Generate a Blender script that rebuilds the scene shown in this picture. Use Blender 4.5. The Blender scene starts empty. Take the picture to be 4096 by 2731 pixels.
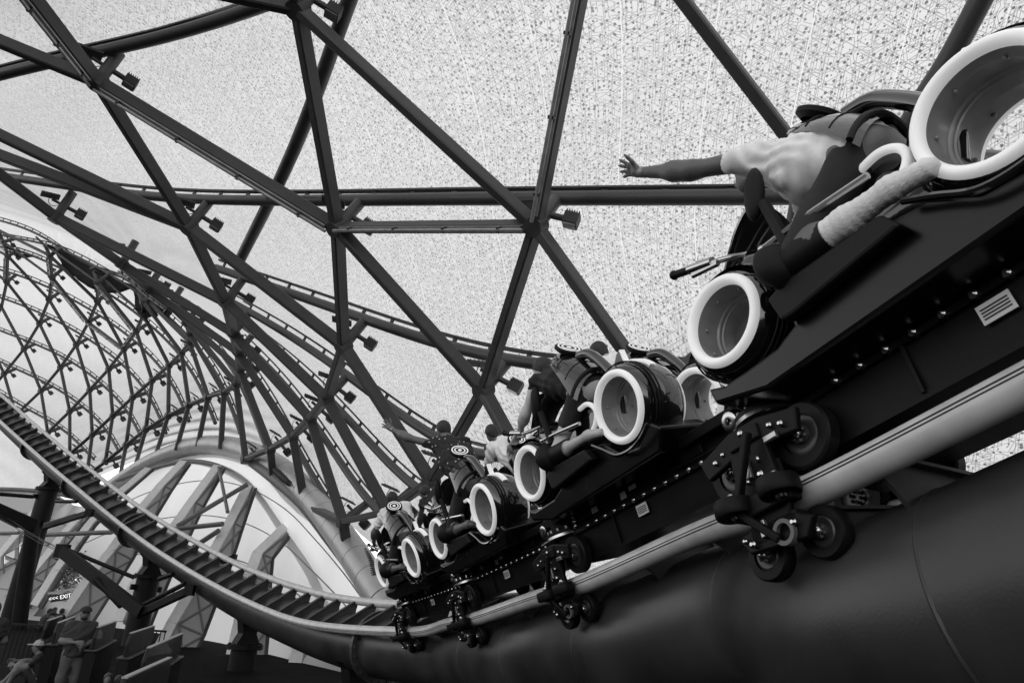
import bpy, bmesh, math, random
import numpy as np
from mathutils import Vector, Matrix
from mathutils.bvhtree import BVHTree
random.seed(7)
RNG = np.random.default_rng(7)
sc = bpy.context.scene
COL = sc.collection
# ------------------------------------------------------------ camera frame
# working frame "c": x right, y down, z forward, metres, origin at the camera
FPX, CX, CY = 2730.7, 2048.0, 1365.5          # focal length / centre for the 4096 px frame
EYE = 2.3                                      # camera height over the ground
_up = np.array([.054, -.933, .354]); _up /= np.linalg.norm(_up)
_fw = np.array([0, 0, 1.0]) - _up * _up[2]; _fw /= np.linalg.norm(_fw)
_rt = np.cross(_fw, _up)
R3 = np.array([_rt, _fw, _up])

def W(p):
    """camera frame -> world"""
    p = np.atleast_2d(np.asarray(p, float))
    return p @ R3.T + np.array([0, 0, EYE])

def S(x, y, z):
    """photo position and distance -> world"""
    return W([(x - CX) / FPX * z, (y - CY) / FPX * z, z])[0]

def PX(w):
    """world -> photo position"""
    q = (np.atleast_2d(w) - np.array([0, 0, EYE])) @ R3
    return np.c_[CX + FPX * q[:, 0] / q[:, 2], CY + FPX * q[:, 1] / q[:, 2], q[:, 2]]

cam = bpy.data.cameras.new('camera')
cam.sensor_width = 36.0; cam.lens = 24.0; cam.clip_end = 2000; cam.clip_start = 0.05
camo = bpy.data.objects.new('camera', cam); COL.objects.link(camo)
cm = Matrix.Identity(4)
for i, v in enumerate((R3 @ [1, 0, 0], R3 @ [0, -1, 0], R3 @ [0, 0, -1], np.array([0, 0, EYE]))):
    for j in range(3): cm[j][i] = v[j]
camo.matrix_world = cm
sc.camera = camo
# ------------------------------------------------------------ light
SUN_DIR = np.array([.32, .64, .70]); SUN_DIR /= np.linalg.norm(SUN_DIR)
w = bpy.data.worlds.new('World'); sc.world = w; w.use_nodes = True
nt = w.node_tree; bg = nt.nodes['Background']
sky = nt.nodes.new('ShaderNodeTexSky'); sky.sky_type = 'NISHITA'; sky.sun_disc = False
sky.sun_elevation = math.asin(SUN_DIR[2]); sky.sun_rotation = math.atan2(SUN_DIR[0], SUN_DIR[1])
sky.dust_density = 3.0; sky.air_density = 1.5
bw = nt.nodes.new('ShaderNodeRGBToBW')
nt.links.new(sky.outputs[0], bw.inputs[0]); nt.links.new(bw.outputs[0], bg.inputs[0])
bg.inputs[1].default_value = 0.15
sl = bpy.data.lights.new('sun', 'SUN'); sl.energy = 4.5; sl.angle = math.radians(.5)
so = bpy.data.objects.new('sun', sl); COL.objects.link(so)
so.rotation_euler = Vector(SUN_DIR).to_track_quat('Z', 'Y').to_euler()
so.location = (0, 0, 60)
sc.view_settings.view_transform = 'Standard'; sc.view_settings.look = 'None'
sc.view_settings.exposure = 1.7; sc.view_settings.gamma = 1
sc.render.engine = 'CYCLES'
sc.cycles.use_denoising = True
sc.cycles.max_bounces = 8; sc.cycles.diffuse_bounces = 4; sc.cycles.transmission_bounces = 4

# ------------------------------------------------------------ materials
MATS = {}
def mat(name, g=.5, rough=.5, metal=0., var=0., vscale=6., bump=0., bscale=60., coat=0., emit=0., spec=.5):
    if name in MATS: return MATS[name]
    m = bpy.data.materials.new(name); m.use_nodes = True
    t = m.node_tree; b = t.nodes['Principled BSDF']
    b.inputs['Base Color'].default_value = (g, g, g, 1)
    b.inputs['Roughness'].default_value = rough; b.inputs['Metallic'].default_value = metal
    b.inputs['Specular IOR Level'].default_value = spec
    if coat: b.inputs['Coat Weight'].default_value = coat; b.inputs['Coat Roughness'].default_value = .03
    if emit:
        b.inputs['Emission Color'].default_value = (1, 1, 1, 1); b.inputs['Emission Strength'].default_value = emit
    if var or bump:
        co = t.nodes.new('ShaderNodeTexCoord')
    if var:
        n = t.nodes.new('ShaderNodeTexNoise'); n.inputs['Scale'].default_value = vscale; n.inputs['Detail'].default_value = 6
        r = t.nodes.new('ShaderNodeMapRange')
        r.inputs[1].default_value = .25; r.inputs[2].default_value = .75
        r.inputs[3].default_value = g * (1 - var); r.inputs[4].default_value = g * (1 + var)
        t.links.new(co.outputs['Object'], n.inputs['Vector']); t.links.new(n.outputs[0], r.inputs[0])
        t.links.new(r.outputs[0], b.inputs['Base Color'])
        r2 = t.nodes.new('ShaderNodeMapRange'); r2.inputs[3].default_value = max(.02, rough * .75); r2.inputs[4].default_value = min(1, rough * 1.3)
        t.links.new(n.outputs[0], r2.inputs[0]); t.links.new(r2.outputs[0], b.inputs['Roughness'])
    if bump:
        n2 = t.nodes.new('ShaderNodeTexNoise'); n2.inputs['Scale'].default_value = bscale; n2.inputs['Detail'].default_value = 4
        bp = t.nodes.new('ShaderNodeBump'); bp.inputs['Strength'].default_value = bump; bp.inputs['Distance'].default_value = .02
        t.links.new(co.outputs['Object'], n2.inputs['Vector']); t.links.new(n2.outputs[0], bp.inputs['Height'])
        t.links.new(bp.outputs[0], b.inputs['Normal'])
    MATS[name] = m
    return m
M_BEAM = mat('painted_grey_steel', .042, .5, var=.25, vscale=2.5, bump=.05)
M_TUBE = mat('painted_tube_steel', .06, .45, var=.2, vscale=2)
M_DARK = mat('dark_anodised_rail', .02, .4, var=.3)
M_LED = mat('aluminium_channel', .35, .35, metal=.5, var=.2)
M_LAMP = mat('black_lamp_housing', .02, .5, var=.2)
M_GLASS = mat('lamp_glass', .25, .1, coat=.5)
M_TRACK = mat('track_dark_paint', .007, .5, var=.4, vscale=3, bump=.04, spec=.15)
M_SPINE = mat('spine_dark_paint', .03, .36, var=.55, vscale=1.1, bump=.05, bscale=60, spec=.35)
M_RAIL = mat('worn_light_rail', .5, .32, metal=.0, bump=.02, bscale=90, var=.18, vscale=5)
M_TIE = mat('tie_grey_paint', .03, .5, var=.25)
M_GLOSS = mat('black_gloss_shell', .006, .09, coat=1., var=.2)
M_MATTE = mat('black_matte_plastic', .004, .45, var=.3, bump=.1, bscale=200, spec=.15)
M_PLATE = mat('dark_chassis_plate', .006, .45, var=.35, vscale=5, spec=.12)
M_RING = mat('white_light_ring', .8, .4, emit=.08)
M_BOWL = mat('grey_wheel_bowl', .24, .32, var=.15, vscale=8, coat=.3)
M_CHROME = mat('chrome', .5, .25, metal=1.)
M_TYRE = mat('polyurethane_tyre', .006, .5, var=.3, spec=.15)
M_LABEL = mat('white_label', .6, .6)
M_PANEL = mat('seat_pad', .006, .55, bump=.15, bscale=90, spec=.2)
M_CLAD = mat('pale_metal_cladding', .42, .38, metal=.3, var=.12, vscale=1.2)
M_EDGE = mat('mid_grey_edge_pipe', .11, .5, var=.3, vscale=3)
M_HOSE = mat('black_ribbed_hose', .02, .5)
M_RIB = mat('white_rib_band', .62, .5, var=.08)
M_HULL = mat('black_lacquer_hull', .003, .25, spec=.3, var=.3, vscale=4, bump=.03, bscale=160)
M_SIGN = mat('backlit_lettering', .8, .6, emit=.35)
M_SEAM = mat('wall_seam', .2, .6)

# ------------------------------------------------------------ mesh helpers
def norm(v):
    v = np.asarray(v, float); return v / max(np.linalg.norm(v), 1e-12)
def perp(t, ref=None):
    t = norm(t); r = np.array([0, 0, 1.0]) if ref is None else np.asarray(ref, float)
    a = r - t * (r @ t)
    if np.linalg.norm(a) < 1e-4: r = np.array([1.0, 0, 0]); a = r - t * (r @ t)
    a = norm(a); return a, np.cross(t, a)

class MB:
    def __init__(s): s.v = []; s.f = []; s.sm = []
    def add(s, vs, fs, smooth=False):
        o = len(s.v); s.v += [tuple(map(float, p)) for p in vs]
        s.f += [tuple(i + o for i in f) for f in fs]; s.sm += [smooth] * len(fs); return s
    def box(s, c, h, ax=None):
        c = np.asarray(c, float); A = np.eye(3) if ax is None else np.asarray(ax, float)
        vs = [c + A.T @ (np.array([x, y, z]) * h) for x in (-1, 1) for y in (-1, 1) for z in (-1, 1)]
        return s.add(vs, [(0, 1, 3, 2), (4, 6, 7, 5), (0, 4, 5, 1), (2, 3, 7, 6), (0, 2, 6, 4), (1, 5, 7, 3)])
    def beam(s, p, q, wd, ht, ref=None, bev=.0):
        p = np.asarray(p, float); q = np.asarray(q, float); t = norm(q - p); a, b = perp(t, ref)
        if bev:
            pr = []
            x, y, e = wd / 2, ht / 2, bev
            pr = [(x - e, -y), (x, -y + e), (x, y - e), (x - e, y), (-x + e, y), (-x, y - e), (-x, -y + e), (-x + e, -y)]
        else: pr = [(wd / 2, -ht / 2), (wd / 2, ht / 2), (-wd / 2, ht / 2), (-wd / 2, -ht / 2)]
        n = len(pr); vs = [e + b * u + a * v for e in (p, q) for u, v in pr]
        fs = [(i, (i + 1) % n, n + (i + 1) % n, n + i) for i in range(n)] + [tuple(range(n))[::-1], tuple(range(n, 2 * n))]
        return s.add(vs, fs)
    def tube(s, pts, r, n=10, cap=True, ref=None, closed=False):
        P = np.asarray(pts, float); m = len(P); rr = np.broadcast_to(np.asarray(r, float), (m,))
        T = np.gradient(P, axis=0) if m > 2 else np.repeat([P[-1] - P[0]], m, 0)
        if closed: T = np.roll(P, -1, 0) - np.roll(P, 1, 0)
        a, b = perp(T[0], ref); vs = []
        for i in range(m):
            t = norm(T[i]); a = a - t * (a @ t); a = norm(a); b = np.cross(t, a)
            for k in range(n):
                th = 2 * math.pi * k / n; vs.append(P[i] + rr[i] * (math.cos(th) * a + math.sin(th) * b))
        fs = []
        for i in range(m if closed else m - 1):
            j = (i + 1) % m
            for k in range(n): fs.append((i * n + k, i * n + (k + 1) % n, j * n + (k + 1) % n, j * n + k))
        s.add(vs, fs, True)
        if cap and not closed:
            o = len(s.v) - m * n
            s.f += [tuple(o + k for k in range(n))[::-1], tuple(o + (m - 1) * n + k for k in range(n))]; s.sm += [False, False]
        return s
    def lathe(s, c, ax, prof, n=32, ref=None, a0=0., a1=2 * math.pi, smooth=True):
        """prof: (distance along axis, radius)"""
        c = np.asarray(c, float); ax = norm(ax); a, b = perp(ax, ref); full = abs(a1 - a0 - 2 * math.pi) < 1e-6
        k = n if full else n + 1; vs = []
        for d, r in prof:
            for i in range(k):
                th = a0 + (a1 - a0) * i / n; vs.append(c + ax * d + r * (math.cos(th) * a + math.sin(th) * b))
        fs = []
        for j in range(len(prof) - 1):
            for i in range(n):
                i2 = (i + 1) % k; fs.append((j * k + i, j * k + i2, (j + 1) * k + i2, (j + 1) * k + i))
        return s.add(vs, fs, smooth)
    def cyl(s, p, q, r, n=16):
        return s.tube([p, q], r, n)
    def prism(s, poly, ax_u, ax_v, ax_w, c, w0, w1):
        """polygon (u,v) swept along ax_w from w0 to w1"""
        c = np.asarray(c, float); U, V, X = map(lambda q: np.asarray(q, float), (ax_u, ax_v, ax_w)); n = len(poly)
        vs = [c + U * u + V * v + X * k for k in (w0, w1) for u, v in poly]
        fs = [(i, (i + 1) % n, n + (i + 1) % n, n + i) for i in range(n)] + [tuple(range(n))[::-1], tuple(range(n, 2 * n))]
        return s.add(vs, fs)
    def grid(s, G, smooth=True):
        G = np.asarray(G, float); a, b = G.shape[:2]
        return s.add(G.reshape(-1, 3), [(i * b + j, i * b + j + 1, (i + 1) * b + j + 1, (i + 1) * b + j) for i in range(a - 1) for j in range(b - 1)], smooth)
    def ball(s, c, r, n=12, m=8, A=None):
        c = np.asarray(c, float); r = np.broadcast_to(np.asarray(r, float), (3,)); A = np.eye(3) if A is None else np.asarray(A)
        vs = []
        for i in range(m + 1):
            ph = math.pi * i / m
            for k in range(n):
                th = 2 * math.pi * k / n
                vs.append(c + A.T @ (r * np.array([math.sin(ph) * math.cos(th), math.sin(ph) * math.sin(th), math.cos(ph)])))
        return s.add(vs, [(i * n + k, (i + 1) * n + k, (i + 1) * n + (k + 1) % n, i * n + (k + 1) % n) for i in range(m) for k in range(n)], True)
    def build(s, name, m, parent=None, local=False, bevel=0., fix=True):
        me = bpy.data.meshes.new(name); v = np.array(s.v)
        if parent is not None and not local and parent.name in LOC: v = v - LOC[parent.name]
        me.from_pydata(v.tolist(), [], s.f); me.polygons.foreach_set('use_smooth', s.sm)
        if fix:
            b = bmesh.new(); b.from_mesh(me); bmesh.ops.recalc_face_normals(b, faces=b.faces); b.to_mesh(me); b.free()
        if fix and any(s.sm): me.set_sharp_from_angle(angle=math.radians(38))
        me.materials.append(m); o = bpy.data.objects.new(name, me); COL.objects.link(o)
        if parent is not None and not local and parent.name in LOC: LOC[o.name] = LOC[parent.name]
        if parent is not None: o.parent = parent
        if bevel:
            bm = o.modifiers.new('bevel', 'BEVEL'); bm.width = bevel; bm.segments = 2; bm.limit_method = 'ANGLE'
        return o
LOC = {}
def tag(o, label=None, cat=None, group=None, kind=None):
    if label: o['label'] = label
    if cat: o['category'] = cat
    if group: o['group'] = group
    if kind: o['kind'] = kind
    return o
def empty(name, loc=(0, 0, 0), label=None, cat=None, group=None, M=None):
    o = bpy.data.objects.new(name, None); COL.objects.link(o); o.empty_display_size = .2
    if M is not None: o.matrix_world = M
    else:
        o.location = tuple(map(float, loc)); LOC[o.name] = np.asarray(loc, float)
    return tag(o, label, cat, group)
def copy_tree(o, parent=None, M=None):
    c = o.copy(); COL.objects.link(c); c.parent = parent
    if M is not None: c.matrix_world = M
    for ch in list(o.children): copy_tree(ch, c)
    return c
def crom(P, n=8):
    P = np.asarray(P, float); Q = np.vstack([2 * P[0] - P[1], P, 2 * P[-1] - P[-2]]); out = []
    for i in range(len(P) - 1):
        p0, p1, p2, p3 = Q[i:i + 4]
        for t in np.linspace(0, 1, n, endpoint=False):
            out.append(.5 * (2 * p1 + (p2 - p0) * t + (2 * p0 - 5 * p1 + 4 * p2 - p3) * t * t + (3 * p1 - p0 - 3 * p2 + p3) * t ** 3))
    out.append(P[-1]); return np.array(out)

# ------------------------------------------------------------ ground
g = MB(); ring = [0, 6, 12, 20, 32, 50, 80, 130, 220, 400, 800]
vs = [(0, 0, 0)]; fs = []; n = 48
for r in ring[1:]:
    for k in range(n): vs.append((r * math.cos(2 * math.pi * k / n), r * math.sin(2 * math.pi * k / n), 0))
for k in range(n): fs.append((0, 1 + k, 1 + (k + 1) % n))
for i in range(len(ring) - 2):
    for k in range(n): fs.append((1 + i * n + k, 1 + (i + 1) * n + k, 1 + (i + 1) * n + (k + 1) % n, 1 + i * n + (k + 1) % n))
g.add(vs, fs)
tag(g.build('ground', mat('dark_paving', .005, .85, var=.4, vscale=1.2, bump=.3, bscale=15, spec=.04)), kind='structure')
# ------------------------------------------------------------ canopy grid shell
NODE = {}
for q in """0,1,-54,1340,65.4 0,2,6,1228,64.1 0,3,27,1128,61.9 0,4,31,1024,59.4 0,5,13,967,60.6 1,0,16,1495,63.8 1,1,96,1396,62.8 1,2,158,1294,61.5 1,3,196,1198,59.7 1,4,209,1110,57.8 1,5,199,1022,55.5 2,-1,64,1659,61.8 2,0,164,1563,61.0 2,1,242,1469,60.0 2,2,305,1379,58.5 2,3,354,1289,56.7 2,4,390,1206,54.6 2,5,390,1130,51.8 2,6,373,1079,53.2 3,-1,191,1729,58.6 3,0,279,1645,57.6 3,1,359,1559,56.4 3,2,435,1476,55.0 3,3,496,1396,53.2 3,4,545,1324,51.3 3,5,574,1259,49.2 3,6,572,1206,46.8 3,7,552,1165,48.3 4,-1,279,1815,54.7 4,0,369,1738,53.6 4,1,451,1662,52.2 4,2,531,1589,50.7 4,3,609,1520,49.1 4,4,676,1461,47.2 4,5,726,1410,45.2 4,6,759,1369,43.1 4,7,759,1334,40.6 4,8,746,1289,37.5 4,9,679,1222,34.1 4,10,593,1155,30.7 4,11,488,1056,27.2 4,12,225,869,23.9 4,13,-200,545,21.3 5,-1,347,1900,50.4 5,0,421,1847,48.9 5,1,504,1780,47.5 5,2,583,1717,45.9 5,3,673,1662,44.3 5,4,756,1619,42.5 5,5,832,1587,40.4 5,6,896,1568,38.1 5,7,944,1534,35.4 5,8,960,1477,32.6 5,9,953,1410,29.5 5,10,934,1334,26.4 5,11,905,1209,23.2 5,12,757,907,20.1 5,13,392,327,17.1 5,14,-37,-230,13.4 6,6,982,1835,33.3 6,7,1082,1795,30.8 6,8,1171,1744,28.1 6,9,1240,1672,25.3 6,10,1306,1593,22.4 6,11,1375,1383,19.4 6,12,1350,910,16.6 6,13,1193,35,14.0 7,8,1372,2085,24.0 7,9,1550,2045,21.2 7,10,1725,1922,18.5 7,11,1935,1560,16.0 7,12,2145,905,13.6 7,13,2400,-430,11.4 8,10,2120,1900,14.8 8,11,2620,1570,12.8 8,12,3420,900,11.1""".split():
    a = q.split(','); NODE[(int(a[0]), int(a[1]))] = S(*map(float, a[2:]))
KEYS = sorted(NODE)
# smooth surface through the nodes: thin plate spline over the grid indices
def _tk(a, b):
    d2 = ((a[:, None] - b[None]) ** 2).sum(-1); return .5 * d2 * np.log(d2 + 1e-12)
_A = np.array(KEYS, float); _A[:, 1] *= .8
_n = len(_A); _P = np.c_[np.ones(_n), _A]
_L = np.block([[_tk(_A, _A) + .02 * np.eye(_n), _P], [_P.T, np.zeros((3, 3))]])
_C = np.linalg.solve(_L, np.vstack([np.array([NODE[k] for k in KEYS]), np.zeros((3, 3))]))
def SURF(kj):
    q = np.atleast_2d(np.asarray(kj, float)) * [1, .8]
    return _tk(q, _A) @ _C[:_n] + np.c_[np.ones(len(q)), q] @ _C[_n:]
def NORM(kj):
    q = np.atleast_2d(np.asarray(kj, float)); e = .15
    a = SURF(q + [e, 0]) - SURF(q - [e, 0]); b = SURF(q + [0, e]) - SURF(q - [0, e])
    nn = np.cross(a, b); return nn / np.linalg.norm(nn, axis=1, keepdims=True)
_c0 = NORM([(6.5, 12)])[0]
NS = 1. if _c0 @ (SURF([(6.5, 12)])[0] - np.array([0, 0, EYE])) > 0 else -1.
def OUT(kj, off):
    return SURF(kj) + NS * NORM(kj) * off
JMIN = lambda k: float(np.interp(k, [-1, 4, 4.6, 5, 5.5, 6, 7, 8, 9, 10, 12], [-10., -4., -1.6, .5, 3.4, 5.7, 7.1, 7.3, 7.5, 7.8, 8.2]))
JMX = lambda k: float(np.interp(k, [-4, 3, 4, 5, 6, 7, 8, 9, 12], [9, 12, 16.5, 16.5, 14.9, 14.2, 14.0, 14.0, 14.0]))
KMAX = 11.0

def OUTP(kj, off):
    d = NS * NORM(kj) + np.array([.12, 0, .75]); return SURF(kj) + d / np.linalg.norm(d, axis=1, keepdims=True) * off
canopy = empty('canopy', S(2000, 1700, 20) * [1, 1, 0], 'huge translucent patterned canopy on a curving grid of dark steel beams over the coaster', 'canopy')
# membrane
ks = np.arange(-3.0, KMAX + .01, .2); N = 90
G = np.zeros((len(ks), N, 3)); UVg = np.zeros((len(ks), N, 2))
for i, k in enumerate(ks):
    js = np.linspace(JMIN(k), JMX(k), N); kj = np.c_[np.full(N, k), js]
    off = 1.34 + .2 * np.abs(np.sin(math.pi * js))
    G[i] = OUT(kj, off[:, None]); UVg[i] = np.c_[np.full(N, k), js]
# unroll the sheet so that the print keeps its scale
dk = .2; du = np.zeros(len(ks))
mid = np.array([OUT([(k, 12.)], 1.05)[0] for k in ks]); du = np.r_[0, np.cumsum(np.linalg.norm(np.diff(mid, axis=0), axis=1))]
for i, k in enumerate(ks):
    js = UVg[i, :, 1].copy(); q = np.c_[np.full(N, k), js]
    a_ = (SURF(q + [.1, 0]) - SURF(q - [.1, 0])) / .2; b_ = (SURF(q + [0, .1]) - SURF(q - [0, .1])) / .2
    la = np.linalg.norm(a_, axis=1); lb = np.linalg.norm(b_, axis=1); cs = np.clip((a_ * b_).sum(1) / la / lb, -1, 1)
    dj = np.gradient(js); ix = np.cumsum(lb * cs * dj); iy = np.cumsum(lb * np.sqrt(1 - cs * cs) * dj)
    j0 = np.interp(12., js, np.arange(N)); UVg[i] = np.c_[du[i] + ix - np.interp(j0, np.arange(N), ix), iy - np.interp(j0, np.arange(N), iy)]
mb = MB().grid(G)
mm = bpy.data.materials.new('printed_membrane'); mm.use_nodes = True
t = mm.node_tree; t.nodes.clear(); nd = t.nodes.new; ln = t.links.new
def mth(op, *a):
    m = nd('ShaderNodeMath'); m.operation = op
    for i, v in enumerate(a):
        if isinstance(v, (int, float)): m.inputs[i].default_value = v
        else: ln(v, m.inputs[i])
    return m.outputs[0]
uv = nd('ShaderNodeUVMap'); uv.uv_map = 'UVMap'
lines = None
for ang, sd in ((0, 3.1), (60, 7.7), (120, 12.3)):
    mp = nd('ShaderNodeMapping'); mp.inputs['Rotation'].default_value[2] = math.radians(ang); ln(uv.outputs[0], mp.inputs[0])
    for s_, ph, cov in ((.09, 0., .5), (.18, .037, .42)):
        sp = nd('ShaderNodeSeparateXYZ'); ln(mp.outputs[0], sp.inputs[0])
        xs = mth('ADD', mth('DIVIDE', sp.outputs[0], s_), ph); ys = mth('DIVIDE', sp.outputs[1], s_ * 1.9)
        cb = nd('ShaderNodeCombineXYZ'); ln(mth('FLOOR', xs), cb.inputs[0]); ln(mth('FLOOR', ys), cb.inputs[1]); cb.inputs[2].default_value = sd + ph
        wn = nd('ShaderNodeTexWhiteNoise'); ln(cb.outputs[0], wn.inputs[0])
        d = mth('ABSOLUTE', mth('SUBTRACT', mth('FRACT', xs), .5))
        l = mth('MULTIPLY', mth('LESS_THAN', d, .0065 / s_), mth('LESS_THAN', wn.outputs[0], cov))
        lines = l if lines is None else mth('MAXIMUM', lines, l)
vo = nd('ShaderNodeTexVoronoi'); vo.voronoi_dimensions = '2D'; vo.inputs['Scale'].default_value = 1 / .108; vo.inputs['Randomness'].default_value = .85
ln(uv.outputs[0], vo.inputs['Vector'])
spc = nd('ShaderNodeSeparateXYZ'); ln(vo.outputs['Color'], spc.inputs[0])
ve = nd('ShaderNodeTexVoronoi'); ve.voronoi_dimensions = '2D'; ve.feature = 'DISTANCE_TO_EDGE'; ve.inputs['Scale'].default_value = 1 / .26; ve.inputs['Randomness'].default_value = .55
ln(uv.outputs[0], ve.inputs['Vector'])
cell = mth('LESS_THAN', mth('ABSOLUTE', mth('SUBTRACT', ve.outputs['Distance'], .10)), .022)
lines = mth('MAXIMUM', lines, cell)
dot = mth('LESS_THAN', vo.outputs['Distance'], mth('MULTIPLY', .17, mth('ADD', .5, spc.outputs[0])))
nz = nd('ShaderNodeTexNoise'); nz.inputs['Scale'].default_value = .9; nz.inputs['Detail'].default_value = 5; ln(uv.outputs[0], nz.inputs['Vector'])
ink = mth('MAXIMUM', mth('MULTIPLY', lines, .36), mth('MULTIPLY', dot, .60))
spu = nd('ShaderNodeSeparateXYZ'); ln(uv.outputs[0], spu.inputs[0])
wob = nd('ShaderNodeTexNoise'); wob.inputs['Scale'].default_value = .12; ln(uv.outputs[0], wob.inputs['Vector'])
sx = mth('ADD', mth('DIVIDE', spu.outputs[0], 1.55), mth('MULTIPLY', wob.outputs[0], .15))
weld = mth('LESS_THAN', mth('ABSOLUTE', mth('SUBTRACT', mth('FRACT', sx), .5)), .006)
ink = mth('MULTIPLY', ink, mth('SUBTRACT', 1., weld))
fadein = nd('ShaderNodeMapRange'); fadein.inputs[1].default_value = float(np.interp(3.2, ks, du)); fadein.inputs[2].default_value = float(np.interp(9., ks, du)); fadein.inputs[3].default_value = .3; fadein.inputs[4].default_value = 1.3
ln(spu.outputs[0], fadein.inputs[0]); ink = mth('MULTIPLY', ink, fadein.outputs[0])
ink = mth('MULTIPLY', ink, mth('ADD', .6, mth('MULTIPLY', nz.outputs[0], .8)))
base = mth('ADD', mth('MULTIPLY', nz.outputs[0], .02), mth('ADD', .135, mth('MULTIPLY', weld, .02)))
colr = mth('MULTIPLY', base, mth('SUBTRACT', 1., ink))
cc = nd('ShaderNodeCombineColor')
for i in range(3): ln(colr, cc.inputs[i])
tr = nd('ShaderNodeBsdfTranslucent'); ln(cc.outputs[0], tr.inputs[0])
df = nd('ShaderNodeBsdfDiffuse'); ln(cc.outputs[0], df.inputs[0])
mx = nd('ShaderNodeMixShader'); mx.inputs[0].default_value = .25; ln(tr.outputs[0], mx.inputs[1]); ln(df.outputs[0], mx.inputs[2])
ou = nd('ShaderNodeOutputMaterial'); ln(mx.outputs[0], ou.inputs[0])
memb = mb.build('membrane', mm, canopy, fix=False)
ul = memb.data.uv_layers.new(name='UVMap'); fl = UVg.reshape(-1, 2)
li = np.zeros(len(memb.data.loops), int); memb.data.loops.foreach_get('vertex_index', li)
ul.data.foreach_set('uv', fl[li].ravel())

# beams: the two diagonal families
def nrm(k, j): return NS * NORM([(k, j)])[0]
edges = []
ks_ = set(NODE)
for k, j in KEYS:
    for q in ((k, j + 1), (k + 1, j - 1)):
        if q in ks_: edges.append((NODE[(k, j)], NODE[q], nrm(k, j)))
for a, b in (((6, 12), (7, 12)), ((2, 3), (3, 3))): edges.append((NODE[a], NODE[b], nrm(*a)))
ends = {(5, 6): (883, 1795, 37), (5, 5): (790, 1785, 39.5), (5, 4): (704, 1800, 41), (5, 3): (618, 1835, 43), (5, 2): (535, 1885, 44.5), (5, 1): (470, 1960, 46),
        (6, 6): (975, 1850, 33.5), (6, 7): (1091, 1900, 31), (7, 8): (1391, 2205, 24.5)}
for k, e in ends.items(): edges.append((NODE[k], S(*e), nrm(*k)))
edges.append((NODE[(7, 8)], S(1219, 2015, 28.3), nrm(7, 8))); edges.append((NODE[(6, 8)], S(1219, 2015, 28.3), nrm(6, 8)))
edges.append((NODE[(6, 13)], OUT([(6, 14)], 0)[0], nrm(6, 13)))
edges.append((S(-300, 395, 20), NODE[(5, 12)], nrm(5, 12))); edges.append((S(-260, 60, 16.5), NODE[(5, 13)], nrm(5, 13)))
for k in (-3, -2, -1, 0, 1):                                   # carries on past the left edge of the photo
    for j in range(-9, 7):
        for q in ((k, j + 1), (k + 1, j - 1)):
            a = NODE.get((k, j)); b = NODE.get(q)
            if a is not None and b is not None: continue
            if a is None: a = SURF([(k, j)])[0]
            if b is None: b = SURF([q])[0]
            pa = PX(a)[0]; pb = PX(b)[0]
            if max(pa[0], pb[0]) < -250 or max(pa[1], pb[1]) > 2080 or min(pa[2], pb[2]) < 30: continue
            edges.append((a, b, nrm(k, j)))
def esize(e):
    return -np.linalg.norm(PX(e[0])[0, :2] - PX(e[1])[0, :2]) / max(3, PX(e[0])[0, 2])
edges.sort(key=esize)
rest = MB()
for i, (a, b, n_) in enumerate(edges):
    m_ = rest if i >= 100 else MB()
    zz_ = .5 * (PX(a)[0, 2] + PX(b)[0, 2]); f_ = float(np.interp(zz_, [25, 45], [1., .72])); m_.beam(a, b, .2 * f_, .34 * f_, n_, bev=.03)
    if i < 100: m_.build('beam', M_BEAM, canopy)
if rest.v: tag(rest.build('beam', M_BEAM, canopy), kind='stuff')
# node drums, struts and floodlights
nodes_near = sorted(NODE, key=lambda k: PX(NODE[k])[0, 2])
STRUT = 1.08
LIGHTS = []
for i, k in enumerate(nodes_near):
    p = NODE[k]; n_ = nrm(*k); z = PX(p)[0, 2]
    if z > 64: continue
    MB().cyl(p - n_ * .2, p + n_ * .19, .2, 14 if z < 25 else 8).build('node', M_BEAM, canopy)
    e = OUTP([k], STRUT)[0]
    d = norm(e - p)
    MB().cyl(p + d * .1, e, .15, 14 if z < 25 else 8).build('strut', M_TUBE, canopy)
    LIGHTS.append((z, k, p, d))
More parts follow.
